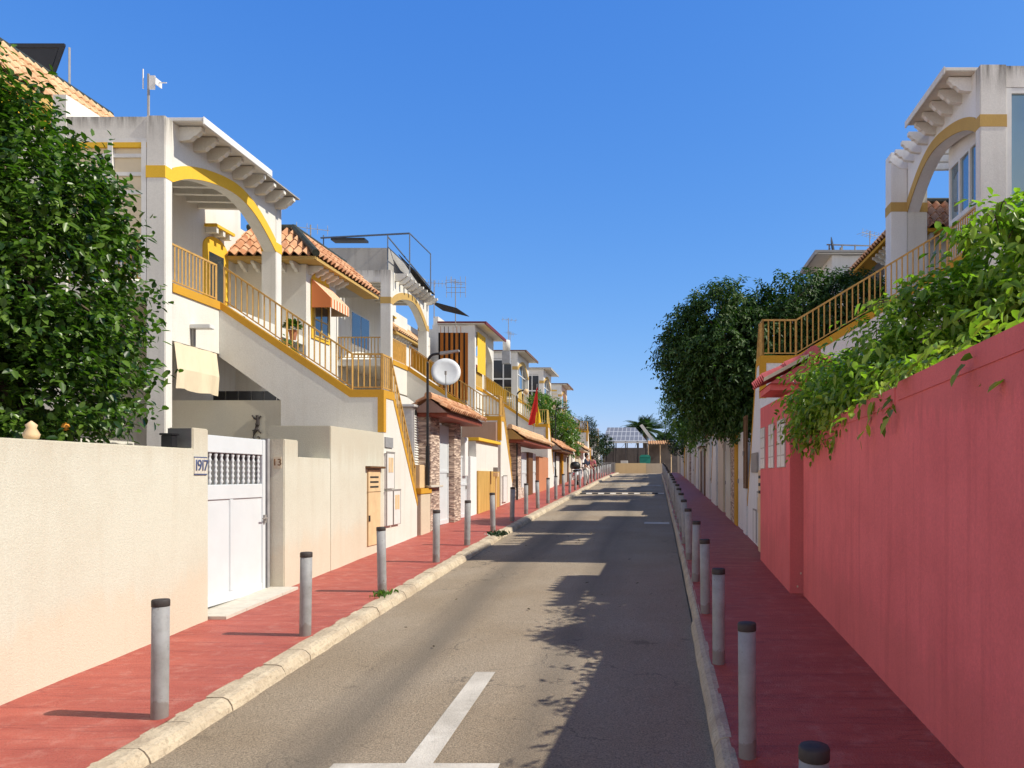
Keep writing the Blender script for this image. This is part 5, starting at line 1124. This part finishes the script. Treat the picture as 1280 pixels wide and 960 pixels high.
cn = thing('side_canopy', 'open canopy with tan tiled roof to the right of the solar shed', 'canopy', (.2, 91, gy))
mb = MB(); tile_strip(mb, (-1.0, 89.6, 3.75), (1.9, 89.6, 3.75), (0, 2.5, .5), 2.6, per=.3); mb.build('roof', 'tilepale', cn, recalc=False)
for x in (-.9, .5, 1.8): MB().tube([(x, 89.8, gy), (x, 89.8, 3.7)], .06, 6).build('post', 'tandoor', cn)
MB().box(-1.0, 1.9, 92.2, 92.3, gy, 4.2).build('back_wall', 'shed_shade', cn)
bn = thing('green_container', 'green rubbish container behind the end wall', 'container', (-1.3, 86.5, gy))
MB().prism([(-1.75, gy + .1), (-.75, gy + .1), (-.62, 2.1), (-1.88, 2.1)], 'y', 86, 87).build('body', 'green', bn, bevel=.03); MB().prism([(-1.92, 2.105), (-.58, 2.105), (-.8, 2.4), (-1.7, 2.4)], 'y', 85.95, 87.05).build('lid', 'green', bn, bevel=.03); MB().tube([(-1.6, 86.2, gy), (-1.6, 86.2, gy + .14)], .08, 8).build('wheel', 'rubber', bn)
seg('stored_box', -1, 3.2, 4.0, 86, 86.7, 1.75, 'white', 'white box standing behind the low beige end wall', 'box', gy)
mb = MB(); mb.add([(-2.1, 98, 6.5), (-1.75, 98, 6.7), (.1, 98, 4.2), (-.25, 98, 4.0), (-2.1, 98.2, 6.5), (-1.75, 98.2, 6.7), (.1, 98.2, 4.2), (-.25, 98.2, 4.0)], [(0, 1, 2, 3), (7, 6, 5, 4), (0, 4, 5, 1), (1, 5, 6, 2), (2, 6, 7, 3), (3, 7, 4, 0)]); tag(mb.build('roof_beam', 'white'), 'white sloping beam in front of the palm at the street end', 'beam')
for i, (x, y, hh, r, lab, nf) in enumerate(((-1.6, 108, 6.2, 4.4, 'large date palm above the sheds at the end of the street', 60), (1.4, 112, 4.6, 3.2, 'smaller palm right of the large date palm at the end of the street', 34))):
    T = thing('palm_tree', lab, 'palm', (x, y, gy)); rs = np.random.RandomState(60 + i); C, D, U, Ln = [], [], [], []; mb = MB(); top = np.array([x, y, gy + hh])
    MB().tube([(x, y, gy - .2), (x + .1, y, gy + hh * .5), tuple(top)], .34, 10).build('trunk', 'bark', T)
    for j in range(nf):
        az = j * 2.399; el = rs.uniform(-.35, 1.35); d = np.array([math.cos(az) * math.cos(el), math.sin(az) * math.cos(el), math.sin(el)]); L = r * rs.uniform(.75, 1.05); pts = [top + d * L * t + np.array([0, 0, -L * .42 * t * t]) for t in np.linspace(0, 1, 9)]
        mb.tube([tuple(p) for p in pts], [.05 - .004 * q for q in range(9)], 4); sd = np.cross(d, [0, 0, 1.]); sd /= np.linalg.norm(sd) + 1e-6
        for q in range(3, 26):
            t = q / 26; p = top + d * L * t + np.array([0, 0, -L * .42 * t * t]); tg = d + np.array([0, 0, -.84 * t])
            for sg in (-1, 1): C.append(p); D.append(tg * .6 + sd * sg * .75 + np.array([0, 0, -.25])); U.append(np.array([0, 0, 1.])); Ln.append(.62 * math.sin(PI * min(1, t + .15)) + .12)
    mb.build('frond_rib', 'lf_palm', T); leaves('frond', C, D, U, Ln, .10, 'lf_palm', T, droop=.2)
tree('shrub_tree', 'low round bush in front of the solar shed at the street end', 'tree', (-6.1, 88, gy), (-6.1, 88, 2), .1, [(-6.0, 88, 3.6, .9, .9, 1.0)], 200, 8, .22, .5, 'lf_dark', 15, limbs=5, twl=.35)
# bollard-like end posts
for i, x in enumerate((-4.75, .95)):
    pass

# ------------------------------------------------------------------ scooter and people
def skin(name, pts, edges, rad, m, parent, root=0, lev=2):
    me = bpy.data.meshes.new(name); me.from_pydata([tuple(Vector(p) - Vector(parent['_w'])) for p in pts], edges, []); o = bpy.data.objects.new(name, me); col.objects.link(o)
    md = o.modifiers.new('s', 'SKIN'); md.use_smooth_shade = True
    for i, r in enumerate(rad): v = me.skin_vertices[0].data[i]; v.radius = (r, r) if not isinstance(r, tuple) else r; v.use_root = (i == root)
    sb = o.modifiers.new('d', 'SUBSURF'); sb.levels = lev; sb.render_levels = lev
    bpy.context.view_layer.update(); m2 = bpy.data.meshes.new_from_object(o.evaluated_get(bpy.context.evaluated_depsgraph_get())); bpy.data.objects.remove(o)
    m2.materials.clear(); m2.materials.append(M[m]); o = bpy.data.objects.new(name, m2); col.objects.link(o); o.parent = parent
    for p in m2.polygons: p.use_smooth = True
    return o
def person(loc, h, rz, label, top, bottom, pose=0, hair='hair'):
    T = thing('person', label, 'person', loc); k = h / 1.75; Rz = Matrix.Rotation(rz, 3, 'Z'); o = Vector(loc)
    def W(p): return o + Rz @ (Vector(p) * k)
    lean = .10 if pose else .0; st = .16 if pose else .03
    P = dict(pel=(0, 0, .95), sp=(0, -lean*.4, 1.15), ch=(0, -lean*.8, 1.36), nk=(0, -lean, 1.50), hd0=(0, -lean - .015, 1.60), hd=(0, -lean - .03, 1.69),
             sl=(-.19, -lean*.9, 1.42), el=(-.26, -.02 - lean, 1.14), wl=(-.24, -.22 - lean, .96), hl=(-.235, -.30 - lean, .93), sr=(.19, -lean*.9, 1.42), er=(.27, .02 - lean, 1.14), wr=(.25, -.18 - lean, .95), hr=(.245, -.26 - lean, .92),
             gl=(-.09, 0, .90), kl=(-.10, -st, .50), al=(-.10, -st*.2, .09), tl=(-.10, -st*.2 - .16, .035), gr=(.09, 0, .90), kr=(.10, .02, .50), ar=(.10, st, .09), tr=(.10, st - .16, .035))
    nm = list(P); E = [('pel', 'sp'), ('sp', 'ch'), ('ch', 'nk'), ('nk', 'hd0'), ('hd0', 'hd'), ('ch', 'sl'), ('sl', 'el'), ('el', 'wl'), ('wl', 'hl'), ('ch', 'sr'), ('sr', 'er'), ('er', 'wr'), ('wr', 'hr'), ('pel', 'gl'), ('gl', 'kl'), ('kl', 'al'), ('al', 'tl'), ('pel', 'gr'), ('gr', 'kr'), ('kr', 'ar'), ('ar', 'tr')]
    rd = dict(pel=.13, sp=.115, ch=.13, nk=.055, hd0=.08, hd=.085, sl=.062, el=.045, wl=.032, hl=.036, sr=.062, er=.045, wr=.032, hr=.036, gl=.085, kl=.058, al=.042, tl=.034, gr=.085, kr=.058, ar=.042, tr=.034)
    def sub(keys, grow, name, m, root):
        ks = [q for q in nm if q in keys]; ix = {q: i for i, q in enumerate(ks)}
        return skin(name, [W(P[q]) for q in ks], [(ix[a], ix[b]) for a, b in E if a in ix and b in ix], [(rd[q] + grow) * k for q in ks], m, T, ix[root])
    sub(set(nm), 0, 'body', 'skin', 'pel')
    sub({'pel', 'sp', 'ch', 'sl', 'sr', 'el', 'er'}, .016, 'shirt', top, 'pel'); sub({'pel', 'gl', 'kl', 'al', 'gr', 'kr', 'ar'}, .014, 'trousers', bottom, 'pel')
    mb = MB(); c = W((0, -lean - .0, 1.69))
    for i in range(3):
        pass
    mb.lathe([(.0, -.16), (.09, -.13), (.118, -.03), (.118, .05), (.09, .11), (.0, .145)], (c.x, c.y, c.z), 12)
    hh = mb.build('hair', hair, T, smooth=True); hv = W((0, .055, 1.70)) - W((0, 0, 1.69)); hh.location += hv
    mb = MB()
    for sx in (-1, 1):  # shoes with soles
        a = P['al'] if sx < 0 else P['ar']; p = W((a[0], a[1] - .06, .045)); mb.box(p.x - .05, p.x + .05, p.y - .14, p.y + .13, o.z + .0, p.z + .035)
    mb.build('shoe', 'rubber', T, bevel=.02)
    mb = MB()
    for hn, sx in (('hl', -1), ('hr', 1)):
        b = Vector(P[hn])
        for q in range(4): f0 = b + Vector(((q - 1.5) * .018, -.03, -.01)); mb.tube([W(f0), W(f0 + Vector((0, -.04, -.02))), W(f0 + Vector((0, -.05 - .006 * (q in (1, 2)), -.05)))], .008, 5)
        mb.tube([W(b), W(b + Vector((-sx * .04, -.02, -.02))), W(b + Vector((-sx * .05, -.05, -.03)))], .009, 5)
    mb.build('finger', 'skin', T)
    fc = MB(); q = W((0, -lean - .125, 1.66)); 
    fc.tube([W((0, -lean - .10, 1.68)), W((0, -lean - .135, 1.645))], .012, 5); fc.build('nose', 'skin', T)
    e = MB()
    for sx in (-1, 1): p = W((sx * .035, -lean - .108, 1.69)); e.lathe([(.0, -.01), (.011, 0), (.0, .01)], tuple(p), 8)
    e.build('eye', 'black', T); e = MB(); e.tube([W((-.025, -lean - .105, 1.615)), W((.025, -lean - .105, 1.615))], .006, 5); e.build('mouth', 'maroon', T)
    return T
person((-4.25, 45.9, zp(45.9)), 1.86, R(65), 'person in a dark top and pale trousers beside the parked scooter', 'navy', 'paleclo', 1)
person((-4.75, 56.5, zp(56.5)), 1.62, R(150), 'person in a pink top and dark red trousers walking beyond the scooter', 'pinkclo', 'maroon', 1)
SX, SY = -4.72, 45.2; sz = zp(SY)
S = thing('scooter', 'white scooter with round black top case parked on the left pavement', 'scooter', (SX, SY, sz))
def wheel(y, r=.27):
    mb = MB(); n = 20; pts = [(SX, y + r * math.cos(2*PI*i/n), sz + r + .02 + r * math.sin(2*PI*i/n)) for i in range(n + 1)]; mb.tube(pts, .06, 8, caps=False); t = mb.build('wheel', 'rubber', S, smooth=True)
    mb = MB(); vs = []
    mb.tube([(SX - .05, y, sz + r + .02), (SX + .05, y, sz + r + .02)], r * .62, 14); mb.build('rim', 'metal', t)
wheel(SY - .62); wheel(SY + .68)
MB().prism([(SY - .95, sz + .62), (SY - .80, sz + .82), (SY - .1, sz + .80), (SY + .1, sz + .52), (SY + .1, sz + .34), (SY + .45, sz + .30), (SY + .45, sz + .38), (SY + .3, sz + .42), (SY - .0, sz + .34), (SY - .5, sz + .45)], 'x', SX - .19, SX + .19).build('body', 'scootw', S, bevel=.05)
MB().prism([(SY + .34, sz + .36), (SY + .62, sz + .98), (SY + .72, sz + .98), (SY + .74, sz + .62), (SY + .5, sz + .34)], 'x', SX - .24, SX + .24).build('front_shield', 'scootw', S, bevel=.04)
MB().prism([(SY - .78, sz + .825), (SY - .74, sz + .92), (SY - .1, sz + .87), (SY - .05, sz + .805)], 'x', SX - .16, SX + .16).build('seat', 'rubber', S, bevel=.03)
MB().lathe([(.0, 0), (.26, .02), (.31, .14), (.29, .30), (.18, .42), (.0, .46)], (SX, SY - .78, sz + .95), 18).build('top_case', 'black', S, smooth=True)
MB().tube([(SX - .34, SY + .5, sz + 1.08), (SX - .1, SY + .6, sz + 1.04), (SX + .1, SY + .6, sz + 1.04), (SX + .34, SY + .5, sz + 1.08)], .018, 6).build('handlebar', 'black', S)
mm = MB()
for sx in (-1, 1): mm.tube([(SX + sx * .26, SY + .56, sz + 1.06), (SX + sx * .34, SY + .6, sz + 1.28)], .009, 5).box(SX + sx * .34 - .07, SX + sx * .34 + .07, SY + .59, SY + .615, sz + 1.25, sz + 1.36)
mm.build('mirror', 'black', S)
MB().box(SX - .1, SX + .1, SY - .985, SY - .94, sz + .64, sz + .74).build('tail_light', 'red', S, bevel=.01); MB().box(SX - .09, SX + .09, SY - 1.0, SY - .985, sz + .38, sz + .55).build('number_plate', 'tileplate', S)
MB().prism([(SY - 1.0, sz + .36), (SY - .9, sz + .62), (SY - .4, sz + .5), (SY - .5, sz + .36), (SY - .9, sz + .30)], 'x', SX - .1, SX + .1).build('mudguard', 'black', S, bevel=.02)
MB().tube([(SX + .02, SY + .0, sz + .34), (SX + .25, SY - .05, sz + .01)], .018, 5).build('side_stand', 'metal', S)

# ------------------------------------------------------------------ light, sky, camera
EL, AZ = 45., -5.                                   # azimuth: degrees from +X towards +Y
sl = bpy.data.lights.new('sun', 'SUN'); sl.energy = 4.6; sl.angle = R(.53); sl.color = (1., .935, .80)
so = bpy.data.objects.new('sun', sl); col.objects.link(so)
d = Vector((math.cos(R(EL)) * math.cos(R(AZ)), math.cos(R(EL)) * math.sin(R(AZ)), math.sin(R(EL))))
so.rotation_euler = d.to_track_quat('Z', 'Y').to_euler(); so.location = (20, 10, 30)
wd = bpy.data.worlds.new('World'); scene.world = wd; wd.use_nodes = True; nt = wd.node_tree
sky = nt.nodes.new('ShaderNodeTexSky'); sky.sky_type = 'NISHITA'; sky.sun_disc = False; sky.sun_elevation = R(EL); sky.sun_rotation = R(90 - AZ)
sky.altitude = 0; sky.air_density = 1.0; sky.dust_density = .35; sky.ozone_density = 2.2
sp = nt.nodes.new('ShaderNodeSeparateColor'); cb = nt.nodes.new('ShaderNodeCombineColor'); nt.links.new(sky.outputs[0], sp.inputs[0])
for i, (p, k) in enumerate(((1.26, .48), (.80, 1.13), (.38, 3.42))):   # deep clear blue of the photograph's air
    m1 = nt.nodes.new('ShaderNodeMath'); m1.operation = 'POWER'; nt.links.new(sp.outputs[i], m1.inputs[0]); m1.inputs[1].default_value = p
    m2 = nt.nodes.new('ShaderNodeMath'); m2.operation = 'MULTIPLY'; nt.links.new(m1.outputs[0], m2.inputs[0]); m2.inputs[1].default_value = k
    nt.links.new(m2.outputs[0], cb.inputs[i])
bg = nt.nodes['Background']; bg.inputs['Strength'].default_value = .12; 
tc = nt.nodes.new('ShaderNodeTexCoord'); sx = nt.nodes.new('ShaderNodeSeparateXYZ'); nt.links.new(tc.outputs['Generated'], sx.inputs[0]); NN, LL = nt.nodes, nt.links
ny = NN.new('ShaderNodeMath'); ny.operation = 'MULTIPLY'; ny.inputs[1].default_value = -1; LL.new(sx.outputs[1], ny.inputs[0])
cn_ = noi(NN, LL, tc.outputs['Generated'], 2.6, 6, .6)
cl = mixc(NN, LL, 1., mixc(NN, LL, 1., ramp(NN, LL, ny.outputs[0], .05, .42), ramp(NN, LL, cn_, .32, .52), 'MULTIPLY'), ramp(NN, LL, sx.outputs[2], .38, .68, (1, 1, 1), (0, 0, 0)), 'MULTIPLY')        # unseen bright cloud bank, added behind the viewer to fill facing walls
vl_ = mixc(NN, LL, 1., ramp(NN, LL, sx.outputs[2], .62, .95), ramp(NN, LL, cn_, .3, .75, (0, 0, 0), (.08, .08, .08)), 'MULTIPLY')  # thin unseen veil overhead, added for neutral fill light
c0_ = mixc(NN, LL, 1., cb.outputs[0], ramp(NN, LL, sx.outputs[2], .56, .92, (1, 1, 1), (.5, .46, .40)), 'MULTIPLY'); c1_ = mixc(NN, LL, vl_, c0_, (6.2, 5.9, 5.6)); c2_ = mixc(NN, LL, cl, c1_, (7.8, 7.4, 7.0))  # zenith dimmed out of view to deepen the road shadows
LL.new(c2_, bg.inputs['Color'])
cd = bpy.data.cameras.new('camera'); cam = bpy.data.objects.new('camera', cd); col.objects.link(cam)
cam.location = (0, 0, 0); cam.rotation_euler = (R(90), 0, 0); cd.sensor_width = 36; cd.lens = 950 / 1280 * 36; cd.shift_x = -180 / 1280; cd.shift_y = 115 / 1280; cd.clip_start = .05; cd.clip_end = 3000
scene.camera = cam
scene.view_settings.view_transform = 'Standard'; scene.view_settings.look = 'None'; scene.view_settings.gamma = 1; scene.view_settings.exposure = .25
for o in bpy.data.objects:
    if '_w' in o: del o['_w']
